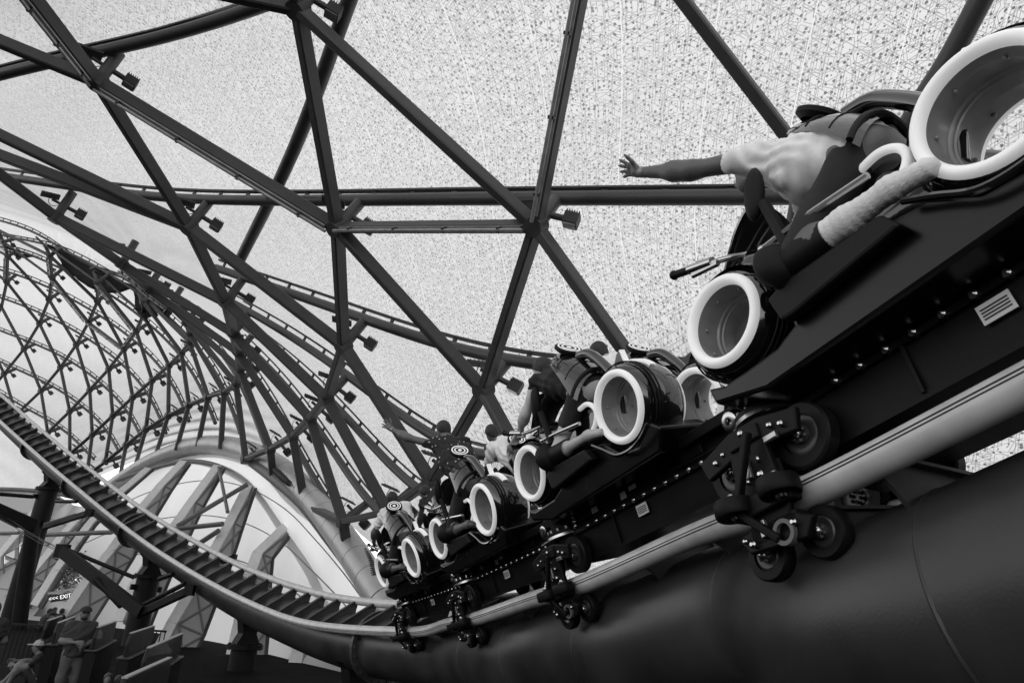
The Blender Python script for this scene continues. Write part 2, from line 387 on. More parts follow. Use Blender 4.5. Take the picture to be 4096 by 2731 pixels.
# round purlins with the clamp rail that holds the membrane
for j in range(-2, 16):
    kk = [k for k in np.arange(-2, 10.01, .25) if j >= JMIN(k) - .1 and j <= JMX(k) + .2 and (k >= 4 or j < 6.5) and (k >= 4.6 or j not in (7, 8, 9, 10, 11))]
    if len(kk) < 3: continue
    kk = np.array(kk); kj = np.c_[kk, np.full(len(kk), float(j))]
    A = OUTP(kj, STRUT); pz = PX(A)
    vis = (pz[:, 2] > 2) & (pz[:, 0] > -900) & (pz[:, 0] < 4900) & (pz[:, 1] > -700)
    if vis.sum() < 3: continue
    A = A[vis]; kj = kj[vis]; Bp = OUTP(kj, STRUT) + (OUT(kj, 1.0) - SURF(kj)) * .12 + np.array([0, 0, .22])
    if j in (12, 13):                                   # these two run on past the left edge of the photo
        ext = [S(-420, 650, 26.5), S(-180, 672, 25.8), S(50, 700, 25)] if j == 12 else [S(-420, 425, 20), S(-200, 350, 19.2), S(0, 288, 18.6), S(210, 225, 17.9)]
        ok = kj[:, 0] >= (4.05 if j == 12 else 4.95); A = np.vstack([ext, A[ok]]); Bp = np.vstack([np.array(ext) + [0, 0, .3], Bp[ok]])
    for _ in range(4):
        for q in (A, Bp): q[1:-1] = .25 * q[:-2] + .5 * q[1:-1] + .25 * q[2:]
    A = crom(A, 3); Bp = crom(Bp, 3)
    pu = MB().tube(A, np.interp(PX(A)[:, 2], [18, 48], [.155, .1]), 12).build('purlin', M_TUBE, canopy)
    cr = MB()
    for i in range(len(A) - 1):
        cr.beam(Bp[i], Bp[i + 1], .11, .06, Bp[i] - A[i])
    cr.build('clamp_rail', M_DARK, pu)
    br = MB(); cum = np.r_[0, np.cumsum(np.linalg.norm(np.diff(A, axis=0), axis=1))]
    for s_ in np.arange(.4, cum[-1], 1.25):
        a = np.array([np.interp(s_, cum, A[:, c]) for c in range(3)]); b = np.array([np.interp(s_, cum, Bp[:, c]) for c in range(3)])
        br.beam(a, b, .035, .13, A[-1] - A[0])
    tag(br.build('bracket', M_BEAM, pu), kind='stuff')
# cross arches between purlins
def ray(pts, off):
    kk = np.arange(2, 11.01, .25); jj = np.arange(7, 16.01, .25)
    Gs = np.array([OUT(np.c_[np.full(len(jj), k), jj], off) for k in kk]); vs = Gs.reshape(-1, 3).tolist(); b = len(jj)
    T = BVHTree.FromPolygons(vs, [(i * b + j, i * b + j + 1, (i + 1) * b + j + 1, (i + 1) * b + j) for i in range(len(kk) - 1) for j in range(b - 1)])
    o = Vector((0, 0, EYE)); out = []
    for x, y in pts:
        d = Vector(S(x, y, 1.0)) - o; h = T.ray_cast(o, d.normalized())
        if h[0] is not None: out.append(np.array(h[0]))
    return out
for pts in ([(1420, -60), (1175, 600), (950, 1060)], [(3960, -70), (3800, 230), (3680, 420), (3540, 680)]):
    h = ray(pts, STRUT - .1)
    if len(h) > 2: MB().tube(crom(h, 6), .17, 14).build('arch_tube', M_TUBE, canopy)
# strip light channels under a few beams
for a, b in (((5, 14), (5, 13)), ((5, 13), (6, 12)), ((6, 12), (7, 12)), ((7, 12), (7, 13)), ((0, 3), (0, 4)), ((1, 4), (1, 5)), ((1, 4), (2, 3)), ((2, 3), (3, 3)), ((3, 3), (3, 4)), ((3, 4), (2, 5)), ((4, 10), (4, 11)), ((4, 9), (4, 10))):
    p, q = NODE[a], NODE[b]; n_ = norm(nrm(*a) + nrm(*b)); m_ = MB(); t_ = norm(q - p)
    m_.beam(p - n_ * .30 + t_ * .15, q - n_ * .30 - t_ * .15, .07, .07, n_, bev=.015)
    m_.beam(p - n_ * .20 + t_ * .25, q - n_ * .20 - t_ * .25, .12, .03, n_)
    ch = m_.build('light_channel', M_LED, canopy)
    for f in np.arange(.12, .95, .25):
        c = p + (q - p) * f; MB().box(c - n_ * .27, (.06, .03, .06), np.array([np.cross(t_, n_), t_, n_])).build('clip', M_DARK, ch)

# floodlights on the struts
def make_flood(p, d, side, upv, label, group):
    """p on the strut, d strut direction, side: sideways unit vector"""
    e = empty('floodlight', p, label, 'floodlight', group)
    MB().cyl(p + side * .12, p + side * .42, .07, 10).build('arm', M_TUBE, e)
    c = p + side * .56; ax = np.array([side, np.cross(upv, side), upv]); m_ = MB().box(c, (.155, .14, .125), ax)
    for i in range(6): m_.box(c + upv * .14 + side * (-.13 + .052 * i), (.01, .13, .04), ax)
    m_.build('housing', M_LAMP, e, bevel=.01)
    MB().box(c - upv * .138, (.13, .115, .012), ax).build('lens', M_GLASS, e)
    # flat wash panel on the other side
    c = p - side * .5 + upv * .1; s2 = norm(side + .35 * upv); ax = np.array([s2, np.cross(upv, s2), np.cross(s2, np.cross(upv, s2))])
    MB().cyl(p - side * .1, p - side * .4, .05, 8).build('arm', M_TUBE, e)
    m_ = MB().box(c, (.28, .2, .03), ax)
    for i in range(5): m_.box(c + ax[2] * .035 + s2 * (-.2 + .1 * i), (.01, .18, .02), ax)
    m_.build('wash_panel', M_LAMP, e)
    cb = [p - side * .12 - d * .05, p - side * .3 - upv * .22, p - side * .45 - upv * .12, c]
    MB().tube(crom(cb, 5), .012, 6).build('cable', M_DARK, e)
NEAR_L = {(7, 12): 'black floodlight at the right end of the long horizontal light channel',
    (6, 12): 'black floodlight at the left end of the long horizontal light channel',
    (6, 13): 'black finned floodlight at the node near the top edge, left of centre',
    (5, 13): 'large black finned floodlight on the thick strut in the upper left corner',
    (5, 12): 'black floodlight on the strut just below and right of the upper left beam crossing',
    (4, 12): 'black floodlight at the beam node near the left edge above the crowded beams',
    (6, 11): 'black floodlight halfway down the central zigzag of beams, straight below the channel end',
    (7, 11): 'black floodlight at the beam crossing left of the riders in the second row',
    (6, 10): 'black floodlight low on the canopy, left of the patterned shirt rider\'s raised hand',
    (5, 11): 'black floodlight on the bend of beams above the throat of the canopy',
    (7, 10): 'black floodlight low on the canopy beside the head of the front row riders'}
for z, k, p, d in LIGHTS:
    upv = np.array([0, 0, 1.0]); vx = norm(np.cross(p - np.array([0, 0, EYE]), upv)); side = norm(vx - d * (vx @ d))
    upn = norm(upv - side * (upv @ side))
    lab = NEAR_L.get(k)
    make_flood(p + d * .5, d, side, upn, lab or 'small black floodlight at a node of the far beam grid', 'floodlights on the grid nodes')
# ------------------------------------------------------------ edge arch, wall, ribs below the canopy
ARCH = crom([S(*q) for q in ((380, 2000, 46.5), (480, 1925, 45.5), (600, 1848, 44), (740, 1793, 41.5), (860, 1776, 39), (1000, 1803, 35.5), (1150, 1892, 31), (1280, 2032, 27.5), (1400, 2192, 24.5), (1500, 2348, 22.4), (1580, 2470, 21.2), (1680, 2640, 20))], 6)
duct = empty('edge_duct', ARCH[-1] * [1, 1, 0], 'fat pale segmented duct arching along the lower edge of the canopy', 'duct')
for _ in range(6): ARCH[1:-1] = .25 * ARCH[:-2] + .5 * ARCH[1:-1] + .25 * ARCH[2:]
cum = np.r_[0, np.cumsum(np.linalg.norm(np.diff(ARCH, axis=0), axis=1))]
ns = int(cum[-1] / 1.25)
for i in range(ns):
    a, b = cum[-1] * i / ns + .012, cum[-1] * (i + 1) / ns - .012; ss = np.linspace(a, b, 4)
    MB().tube([[np.interp(q, cum, ARCH[:, c]) for c in range(3)] for q in ss], .53, 24).build('cladding_segment', M_CLAD, duct)
MB().tube(ARCH, .505, 16).build('core', M_DARK, duct)
EP = crom([S(*q) for q in ((1010, 1845, 34), (1090, 1905, 31.3), (1215, 2015, 28.3), (1330, 2160, 25.9), (1450, 2312, 23.6), (1560, 2440, 21.8), (1660, 2580, 20.6))], 6)
ep = tag(MB().tube(EP, .28, 16).build('edge_pipe', M_EDGE), 'weathered grey pipe running beside the pale duct with beams landing on it', 'pipe')
hp = [S(*q) for q in ((1100, 1880, 30.5), (1150, 1925, 29.5), (1180, 1945, 29), (1250, 2010, 27.5), (1310, 2070, 26.5), (1360, 2130, 25.4), (1410, 2165, 24.6), (1450, 2200, 23.8), (1480, 2250, 23), (1500, 2310, 22.2))]
hc = crom(hp, 30); rr = .13 + .018 * np.sign(np.sin(np.arange(len(hc)) * 1.6))
tag(MB().tube(hc, rr, 10).build('corrugated_hose', M_HOSE), 'black corrugated hose snaking along the grey edge pipe', 'hose')
WT0 = [S(*q) for q in ((-700, 1985, 52), (-300, 1965, 51), (0, 1955, 49), (200, 1968, 47.5), (330, 1990, 46.8), (450, 1930, 45.5), (574, 1885, 43.5), (733, 1846, 41), (873, 1861, 38.3), (1002, 1922, 35.2), (1155, 2075, 31), (1244, 2176, 28.8), (1334, 2323, 26.2), (1391, 2418, 24.8), (1480, 2560, 22.8), (1600, 2760, 21))]
WT = WT0[:4] + [S(*q) for q in ((330, 2025, 46.8), (480, 1925, 45.5), (600, 1848, 44), (740, 1793, 41.5), (860, 1776, 39), (1000, 1803, 35.5), (1150, 1892, 31), (1280, 2032, 27.5), (1400, 2192, 24.5), (1500, 2348, 22.4), (1580, 2470, 21.2), (1680, 2640, 20))]
wb_px = [(-1000, 40), (-600, 39), (-300, 38), (-80, 37), (80, 36), (250, 35), (420, 34), (580, 32.5), (740, 30.5), (880, 28.5), (1010, 26), (1100, 24.5), (1200, 22.8), (1280, 21.8), (1380, 20.6), (1480, 19.6)]
def ground_pt(x, z):
    d = np.array([(x - CX) / FPX, 0, 1.0]); y = (EYE + z * (_up @ d)) / (-_up[1] * z)
    return S(x, CY + y * FPX, z)
WB = [ground_pt(*q) for q in wb_px]
T_ = crom(WT, 4); B_ = crom(WB, 4); nv = 40
Gw = np.array([[T_[i] * (1 - v) + B_[i] * v + np.array([0, .9 * math.sin(math.pi * v), 0]) for v in np.linspace(0, 1, nv)] for i in range(len(T_))])
wall = empty('panel_wall', B_[len(B_) // 2], 'pale membrane wall with seams filling the arch at the lower left', 'wall')
door = [(262, 2250), (335, 2312), (243, 2480), (138, 2500)]
def inpoly(p, poly):
    c = False
    for i in range(len(poly)):
        (x1, y1), (x2, y2) = poly[i], poly[i - 1]
        if (y1 > p[1]) != (y2 > p[1]) and p[0] < (x2 - x1) * (p[1] - y1) / (y2 - y1) + x1: c = not c
    return c
mb = MB().grid(Gw); pq = PX(np.array(mb.v))[:, :2]
keep = [i for i, f in enumerate(mb.f) if not inpoly(pq[list(f)].mean(0), door)]
mb.f = [mb.f[i] for i in keep]; mb.sm = [mb.sm[i] for i in keep]
mw = bpy.data.materials.new('wall_membrane'); mw.use_nodes = True
t = mw.node_tree; b = t.nodes['Principled BSDF']; b.inputs['Base Color'].default_value = (.62, .62, .62, 1); b.inputs['Roughness'].default_value = .5
nz = t.nodes.new('ShaderNodeTexNoise'); nz.inputs['Scale'].default_value = .35; nz.inputs['Detail'].default_value = 6
mr = t.nodes.new('ShaderNodeMapRange'); mr.inputs[3].default_value = .34; mr.inputs[4].default_value = .46
tco = t.nodes.new('ShaderNodeTexCoord'); t.links.new(tco.outputs['Object'], nz.inputs['Vector']); t.links.new(nz.outputs[0], mr.inputs[0]); t.links.new(mr.outputs[0], b.inputs['Base Color'])
tl = t.nodes.new('ShaderNodeBsdfTranslucent'); t.links.new(mr.outputs[0], tl.inputs[0])
ms = t.nodes.new('ShaderNodeMixShader'); ms.inputs[0].default_value = .3
t.links.new(b.outputs[0], ms.inputs[1]); t.links.new(tl.outputs[0], ms.inputs[2]); t.links.new(ms.outputs[0], t.nodes['Material Output'].inputs[0])
mb.build('wall_sheet', mw, wall)
def wall_pt(x, y):
    d = np.hypot(*(np.array([PX(Gw[:, j])[:, 0] for j in range(nv)]).T - x, np.array([PX(Gw[:, j])[:, 1] for j in range(nv)]).T - y))
    i, j = np.unravel_index(d.argmin(), d.shape); return PX(Gw[i, j])[0, 2]
seam = MB()
for v in (.22, .42, .62, .82):
    q = np.array([T_[i] * (1 - v) + B_[i] * v + np.array([0, .9 * math.sin(math.pi * v), 0]) for i in range(8, len(T_))]); q = q + norm(np.array([0, 0, EYE]) - q.mean(0)) * .06
    seam.tube(q, .025, 5, cap=False)
seam.build('seam', M_SEAM, wall)
MB().tube(crom([p + norm(np.array([0, 0, EYE]) - p) * .25 for p in WT0], 4), .14, 12).build('edge_tube', M_EDGE, wall)
# ribs: a pale front band, a shadowed side membrane and X braces toned as their shadows
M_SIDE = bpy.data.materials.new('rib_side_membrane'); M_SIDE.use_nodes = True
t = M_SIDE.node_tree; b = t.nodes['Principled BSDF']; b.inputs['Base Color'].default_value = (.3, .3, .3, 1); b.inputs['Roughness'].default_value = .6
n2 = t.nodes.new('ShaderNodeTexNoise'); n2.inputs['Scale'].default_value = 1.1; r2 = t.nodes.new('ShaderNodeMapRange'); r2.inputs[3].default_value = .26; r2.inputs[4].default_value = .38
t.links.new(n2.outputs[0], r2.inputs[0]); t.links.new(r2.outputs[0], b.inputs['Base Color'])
def Z(l): return [(x / 1.568, 1731 + y / 1.568) for x, y in l]
M_SHADE = mat('rib_brace_shadow', .14, .6)  # dark tone stands for the shadow the X braces throw on the membrane
RIBS = [('tall buttress rib right of the exit opening, left of the arch crown', Z([(1150, 178), (1010, 325), (870, 490), (700, 730), (540, 925), (390, 1150)]), [38.5, 36.5, 34.5, 33, 32, 31]),
        ('tall buttress rib at the crown of the arched wall', Z([(1365, 205), (1200, 430), (1075, 610), (940, 800), (830, 970), (740, 1180)]), [36, 33.5, 31.5, 30, 29, 28.2]),
        ('buttress rib behind the coaster track right of the crown', Z([(1555, 330), (1440, 560), (1330, 760), (1200, 985), (1080, 1190), (960, 1420)]), [33.4, 31, 28.6, 27, 26, 25.2]),
        ('buttress rib with a sharp knee above the rising track', [(1155, 2092), (1030, 2212), (997, 2300), (962, 2470), (915, 2680), (890, 2790)], [30.3, 27.2, 26.2, 25, 23.8, 23.3]),
        ('short buttress rib at the right end of the arched wall', [(1330, 2390), (1245, 2470), (1200, 2570), (1160, 2730), (1140, 2800)], [26, 24.3, 23.2, 22.2, 21.8]),
        ('slim rib framing the left of the exit opening', Z([(930, 222), (720, 400), (560, 570), (470, 690), (350, 860), (215, 1080)]), [42.5, 40, 38.3, 37, 35.8, 34.8]),
        ('buttress rib behind the net posts near the first column', Z([(640, 400), (500, 520), (390, 640), (290, 770), (180, 900), (90, 1060)]), [44, 42, 40.5, 39, 37.6, 36.4]),
        ('buttress rib cut by the left edge of the photo', Z([(280, 420), (190, 520), (100, 640), (0, 760), (-120, 900)]), [46, 44.5, 43, 41.6, 40])]
for lab, px, zs in RIBS:
    Fp = np.array([S(x, y, z) for (x, y), z in zip(px, zs)])
    e = empty('wall_rib', Fp[-1] * [1, 1, 0], 'pale ' + lab, 'rib', 'ribs of the arched wall')
    vdir = norm(Fp.mean(0) - np.array([0, 0, EYE])); tt = norm(Fp[-1] - Fp[0]); sd = norm(np.cross(tt, vdir)); sd = sd if sd[0] * _rt[0] + 0 > 0 else -sd
    xw = np.array([1.0, 0, 0]); sd = norm(xw - tt * (xw @ tt)); dp = norm(np.cross(tt, sd)); dp = dp if dp[1] > 0 else -dp
    band = MB()
    for i in range(len(Fp) - 1): band.beam(Fp[i], Fp[i + 1], .42, .1, dp)
    band.build('front_band', M_RIB, e)
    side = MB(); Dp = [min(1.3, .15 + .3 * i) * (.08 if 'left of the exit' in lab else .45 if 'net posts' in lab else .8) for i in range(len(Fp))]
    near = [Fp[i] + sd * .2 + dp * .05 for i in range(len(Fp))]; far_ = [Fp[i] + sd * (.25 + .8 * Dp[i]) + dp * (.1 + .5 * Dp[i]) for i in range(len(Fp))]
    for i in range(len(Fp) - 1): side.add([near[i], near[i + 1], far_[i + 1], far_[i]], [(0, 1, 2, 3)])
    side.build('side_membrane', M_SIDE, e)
    tr = MB()
    for i in range(len(Fp) - 1):
        tr.tube([near[i] + sd * .02, far_[i + 1] + sd * .02], .045, 6); tr.tube([far_[i] + sd * .02, near[i + 1] + sd * .02], .045, 6); tr.tube([near[i + 1] + sd * .02, far_[i + 1] + sd * .02], .045, 6)
    tr.build('brace_shadow_tubes', M_SHADE, e)
    MB().tube(np.array(far_) + sd * .03, .07, 8).build('rear_chord', M_DARK, e)
# loose brace tubes between ribs
for lab, a, b, r in (('long grey brace tube rising to the arch between two ribs', Z([(1110, 585)])[0] + (31,), Z([(1552, 322)])[0] + (32.5,), .11),
                     ('nearly level grey brace tube between two ribs', Z([(1095, 602)])[0] + (31,), Z([(1395, 570)])[0] + (29.6,), .11),
                     ('grey brace tube slanting up from behind the track to a rib', Z([(1200, 725)])[0] + (30,), Z([(1372, 612)])[0] + (29.6,), .11),
                     ('thin brace tube hanging from the arch edge', Z([(1372, 215)])[0] + (35.5,), Z([(1428, 495)])[0] + (30.6,), .08),
                     ('weathered level pipe low on the wall behind the third column', (700, 2640, 25.2), (885, 2662, 24.2), .15),
                     ('weathered level pipe at the bottom edge between two columns', (1030, 2682, 23.2), (1375, 2714, 21.4), .14),
                     ('grey tube crossing behind the leaning columns at the left', Z([(230, 640)])[0] + (37,), Z([(700, 622)])[0] + (35,), .12),
                     ('short grey tube at the left edge behind the first column', Z([(-60, 630)])[0] + (39,), Z([(120, 625)])[0] + (38,), .1)):
    tag(MB().cyl(S(*a), S(*b), r, 10).build('brace_tube', M_EDGE), lab, 'tube', 'brace tubes on the arched wall')
# exit opening: sign, kiosk, tree beyond
sg = empty('exit_sign', S(240, 2400, 33), 'dark EXIT sign with three arrowheads in the wall opening', 'sign')
sr = norm(S(268, 2382, 33) - S(212, 2392, 33)); sn = norm(np.array([0, 0, EYE]) - S(240, 2388, 33)); su = norm(np.cross(sn, sr)); su = su if su[2] > 0 else -su; sn = np.cross(sr, su)
c = S(240, 2388, 33); MB().box(c - sn * .05, (.47, .16, .05), np.array([sr, su, sn])).build('board', mat('sign_board', .03, .5), sg)
tc = bpy.data.curves.new('lettering', 'FONT'); tc.body = '<<< EXIT'; tc.size = .27; tc.align_x = 'CENTER'; tc.align_y = 'CENTER'; tc.extrude = .004
to = bpy.data.objects.new('lettering_source', tc); COL.objects.link(to); dg = bpy.context.evaluated_depsgraph_get()
tm = bpy.data.meshes.new_from_object(to.evaluated_get(dg)); bpy.data.objects.remove(to)
for v in tm.vertices: v.co = Vector(c + sr * v.co.x + su * v.co.y + sn * (.012 + v.co.z) - LOC[sg.name])
tm.materials.clear(); tm.materials.append(M_SIGN); tl_ = bpy.data.objects.new('lettering', tm); COL.objects.link(tl_); tl_.parent = sg
MB().box(c + su * .28 - sn * .15, (.5, .05, .3), np.array([sr, su, sn])).build('hood', M_LABEL, sg)
kp = S(228, 2440, 38); tag(MB().box([kp[0], kp[1], .5], (1.3, .6, .5)).box([kp[0], kp[1], 1.05], (1.45, .75, .05)).build('kiosk', mat('white_kiosk', .75, .6), bevel=.02), 'low white kiosk seen through the exit opening', 'kiosk')
tp = S(282, 2300, 40); tree = empty('tree', [tp[0], tp[1], 0], 'dark leafy tree seen through the exit opening', 'tree')
MB().tube(crom([[tp[0], tp[1], 0], [tp[0] + .1, tp[1], 2], [tp[0] + .3, tp[1], tp[2] + .6]], 5), np.linspace(.25, .08, 11), 10).build('trunk', mat('bark', .05, .9, var=.4), tree)
lf = MB()
cl = RNG.normal(0, 1, (26, 3)) * [1.0, .8, .8]
for q in cl:
    for _ in range(70):
        p = np.array([tp[0], tp[1], tp[2] + .3]) + q + RNG.normal(0, .3, 3); a = norm(RNG.normal(0, 1, 3)); b_ = norm(np.cross(a, RNG.normal(0, 1, 3)))
        lf.add([p - a * .11, p + b_ * .06, p + a * .11, p - b_ * .06], [(0, 1, 2, 3)])
lf.build('crown', mat('leaf', .06, .6, var=.5, vscale=9), tree, fix=False)
# ------------------------------------------------------------ coaster track
K = .84                                       # train frame (wheel ring radius .37) to metres
ROW = {'1': ([2.273, -1.142, 3.298], [-0.4685, 0.5402, 0.699], [-0.8809, -0.2255, -0.4161]),
       '2': ([1.037, 0.637, 6.687], [-0.4507, 0.4948, 0.743], [-0.8553, -0.0011, -0.5181]),
       '3': ([-0.411, 2.371, 9.64], [-0.4267, 0.449, 0.7851], [-0.8524, 0.0905, -0.515]),
       '4': ([-1.892, 4.04, 12.761], [-0.445, 0.412, 0.7951], [-0.821, 0.1668, -0.546])}
FR = {}
for k, (c, f, l) in ROW.items():
    f = norm(f); l = norm(np.array(l) - f * (f @ np.array(l))); u = np.cross(f, l); s_ = 1.08 if k == '1' else 1.
    FR[k] = (np.array(c) * s_, np.c_[f, l, u], s_)
YL, GA, HR = -.27, 1.2, 1.33
def rowp(k, p):
    c, M, s_ = FR[k]; return c + s_ * (M @ np.asarray(p, float))
Ls, Rs, Us = [], [], []
def dirc(x, y): return np.array([(x - CX) / FPX, (y - CY) / FPX, 1.0])
FARP = [((-260, 1440), (-205, 1400), 50), ((0, 1690), (48, 1650), 43.5), ((172, 1843), (220, 1804), 38.5), ((360, 1996), (405, 1951), 34.5), ((478, 2098), (523, 2037), 32.2),
        ((600, 2187), (644, 2120), 29.9), ((702, 2251), (762, 2190), 27.8), ((791, 2306), (845, 2241), 26), ((906, 2370), (966, 2302), 23.9), ((1066, 2446), (1136, 2366), 21.3), ((1190, 2489), (1267, 2399), 19), ((1330, 2520), (1430, 2432), 16.9)]
for a, b, z in FARP:
    L = dirc(*a) * z; d = dirc(*b); d /= np.linalg.norm(d)
    bb = -2 * d @ L; cc_ = L @ L - GA ** 2; D = bb * bb - 4 * cc_; t_ = (-bb + math.sqrt(max(D, 0))) / 2
    Rp = d * t_; Ls.append(L); Rs.append(L + norm(Rp - L) * GA)
for k in '4321':
    for d in (1.85, 0.0):
        h = 1.34 if k != '1' else (1.2 if d else 1.2)
        L = rowp(k, (d, YL, -h)); Ls.append(L); Rs.append(rowp(k, (d, YL - GA, -h)))
dl = Ls[-1] - Ls[-2]; Ls.append(Ls[-1] + dl * 1.3); Rs.append(Rs[-1] + (Rs[-1] - Rs[-2]) * 1.3)
def smooth(P, it=2):
    P = np.array(P)
    for _ in range(it): P[1:-1] = .25 * P[:-2] + .5 * P[1:-1] + .25 * P[2:]
    return P
Ra = np.array(Rs) - np.array(Ls); nf = len(FARP)
Ra[:nf + 2] = smooth(Ra[:nf + 2], 3)
Ls_ = np.array(Ls); Ls_[1:nf] = .25 * Ls_[:nf - 1] + .5 * Ls_[1:nf] + .25 * Ls_[2:nf + 1]
La = crom(Ls_, 10); Rd = crom(Ra, 10)
cum = np.r_[0, np.cumsum(np.linalg.norm(np.diff(La, axis=0), axis=1))]
TL = cum[-1]
def at(arr, s_): return np.array([np.interp(s_, cum, arr[:, c]) for c in range(3)])
def tframe(s_):
    L = at(La, s_); r = norm(at(Rd, s_)); t_ = norm(at(La, min(TL, s_ + .3)) - at(La, max(0, s_ - .3))); r = norm(r - t_ * (r @ t_))
    n_ = np.cross(t_, r)
    if n_ @ _up < 0: n_ = -n_
    return L + r * GA / 2, t_, r, n_               # centre, tangent (towards the viewer end), right, up
SS = np.arange(0, TL, .25); FRM = [tframe(q) for q in SS]
def tw(p): return W(np.asarray(p) * K)
track = empty('coaster_track', (tw(FRM[len(SS) // 2][0])[0]) * [1, 1, 0], 'dark coaster track with light rails swooping down from the left and rising to the right', 'track')
RR = .105
for sd in (-1, 1):
    MB().tube(tw([c + r * sd * GA / 2 for c, t_, r, n_ in FRM]), RR * K, 16).build('rail', M_RAIL, track)
for th in (.35, .12):
    MB().tube(tw([c - r * (GA / 2 + RR * math.cos(th)) + n_ * RR * math.sin(th) for c, t_, r, n_ in FRM]), .0045, 5).build('wear_seam', M_DARK, track)
SR, SDn = .68, .78
MB().tube(tw([c - n_ * SDn for c, t_, r, n_ in FRM]), SR * K, 40).build('spine', M_SPINE, track)
# ties: a top flange and a flared web standing on the spine
ties = []; s_ = .5
while s_ < TL - .2:
    ties.append(s_); s_ += 1.02 if s_ < 22 else 1.15
for q in ties:
    c, t_, r, n_ = tframe(q); m_ = MB()
    h0 = -SDn + SR * .55
    poly = [(-GA / 2 + .02, -.06), (-GA / 2 + .10, .03), (GA / 2 - .10, .03), (GA / 2 - .02, -.06), (GA / 2 - .12, -.2)]
    rgt = [(.30 + .20 * (1 - math.sin(a)), -.22 + (h0 + .18) * (1 - math.cos(a)) ) for a in np.linspace(1.35, .2, 5)]
    rgt = [(.46, -.18), (.40, -.26), (.38, -.36), (.46, -.46)]
    poly = poly[:4] + rgt + [(-u, v) for u, v in rgt[::-1]]
    C0 = tw(c)[0]; e = lambda v: R3 @ v * K
    m_.prism(poly, e(r), e(n_), e(t_), C0, -.014, .014)
    m_.box(C0 + e(n_) * .035, np.array([GA / 2 - .1, .07, .012]) * K, [R3 @ r, R3 @ t_, R3 @ n_])
    m_.build('tie', M_TIE, track)
# spine joints: bolted flange pairs
def spine_s(px, py):
    return SS[min(range(len(SS)), key=lambda i: np.hypot(*(PX(tw(FRM[i][0] - FRM[i][3] * SDn))[0, :2] - (px, py))))]
for q in (9.5, 16.5, 23., spine_s(1530, 2620), spine_s(500, 2180)):
    c, t_, r, n_ = tframe(q); C0 = tw(c - n_ * SDn)[0]; tt = R3 @ t_; m_ = MB()
    m_.lathe(C0 - tt * .05, tt, [(0, SR * K * .9), (0, SR * K + .13), (.1, SR * K + .13), (.1, SR * K * .9)], 40, smooth=False)
    fo = m_.build('joint_flange', M_SPINE, track); bo = MB(); a_, b_ = perp(tt)
    for i in range(24):
        th = 2 * math.pi * i / 24; p = C0 + (SR * K + .075) * (a_ * math.cos(th) + b_ * math.sin(th)); bo.cyl(p - tt * .1, p + tt * .1, .028, 6)
    bo.build('bolts', M_SPINE, fo)
# circumferential welds of the spine
for q in np.arange(TL - 17, TL - .5, 2.6):
    c, t_, r, n_ = tframe(q); MB().lathe(tw(c - n_ * SDn)[0], R3 @ t_, [(-.012, SR * K - .004), (0, SR * K + .006), (.012, SR * K - .004)], 48).build('weld', M_SPINE, track)
# columns under the spine
def spine_at(px, py):
    b = min(range(len(SS)), key=lambda i: np.hypot(*(PX(tw(FRM[i][0] - FRM[i][3] * SDn))[0, :2] - (px, py)))); return b
for lab, (px, py), rad in (('thick leaning-looking dark column farthest left under the coaster track', (185, 1905), .42), ('dark column under the track between the net arms', (592, 2225), .40), ('dark column standing right of the dark barriers below the track', (985, 2470), .37), ('short dark column top with a saddle under the spine joint at the bottom edge', (1425, 2650), .40)):
    i = spine_at(px, py); c, t_, r, n_ = FRM[i]; C0 = tw(c - n_ * SDn)[0]; top = C0 - np.array([0, 0, SR * K + .55])
    e = empty('track_column', [top[0], top[1], 0], lab, 'column', 'columns carrying the track')
    m_ = MB().cyl([top[0], top[1], 0], top, rad, 28); m_.build('shaft', M_TRACK, e)
    MB().lathe(top - np.array([0, 0, .12]), (0, 0, 1), [(0, rad * .9), (0, rad + .14), (.05, rad + .14), (.05, rad + .12), (.07, rad + .12), (.07, rad + .14), (.12, rad + .14), (.12, 0)], 28, smooth=False).build('flange', M_TRACK, e)
    tt = R3 @ t_; sdv = norm(np.cross([0, 0, 1.0], tt)); hd = norm(np.cross(sdv, [0, 0, 1.0])); m_ = MB()
    poly = [(-rad * .95, 0), (rad * .95, 0), (rad * .55, .3), (rad * .75, .62), (rad * 1.1, .75), (-rad * 1.1, .75), (-rad * .75, .62), (-rad * .55, .3)]
    m_.prism(poly, sdv, (0, 0, 1), hd, top, -rad * .55, rad * .55); m_.build('saddle', M_TRACK, e)
    bo = MB()
    for q in range(16):
        th = 2 * math.pi * q / 16; p = top + (rad + .08) * np.array([math.cos(th), math.sin(th), 0]); bo.cyl(p - [0, 0, .15], p + [0, 0, .04], .02, 6)
    bo.build('bolts', M_TRACK, e)
    if px < 700:
        for dz, sg_ in ((.5, 1), (.45, -1)):
            p = top - np.array([0, 0, dz]); MB().box(p + sdv * sg_ * (rad + .08), (.1, .06, .1), [sdv, hd, [0, 0, 1]]).build('lug', M_TRACK, e)
# second, slanting leg of the first column
b0 = S(*Z([(205, 610)])[0], 30.2); b1 = S(*Z([(125, 1165)])[0], 29.4); b1b = b0 + (b1 - b0) * 1.6
tag(MB().cyl(b0, b1b, .3, 20).build('slanting_leg', M_TRACK), 'slanting dark leg close beside the first column at the left', 'column')
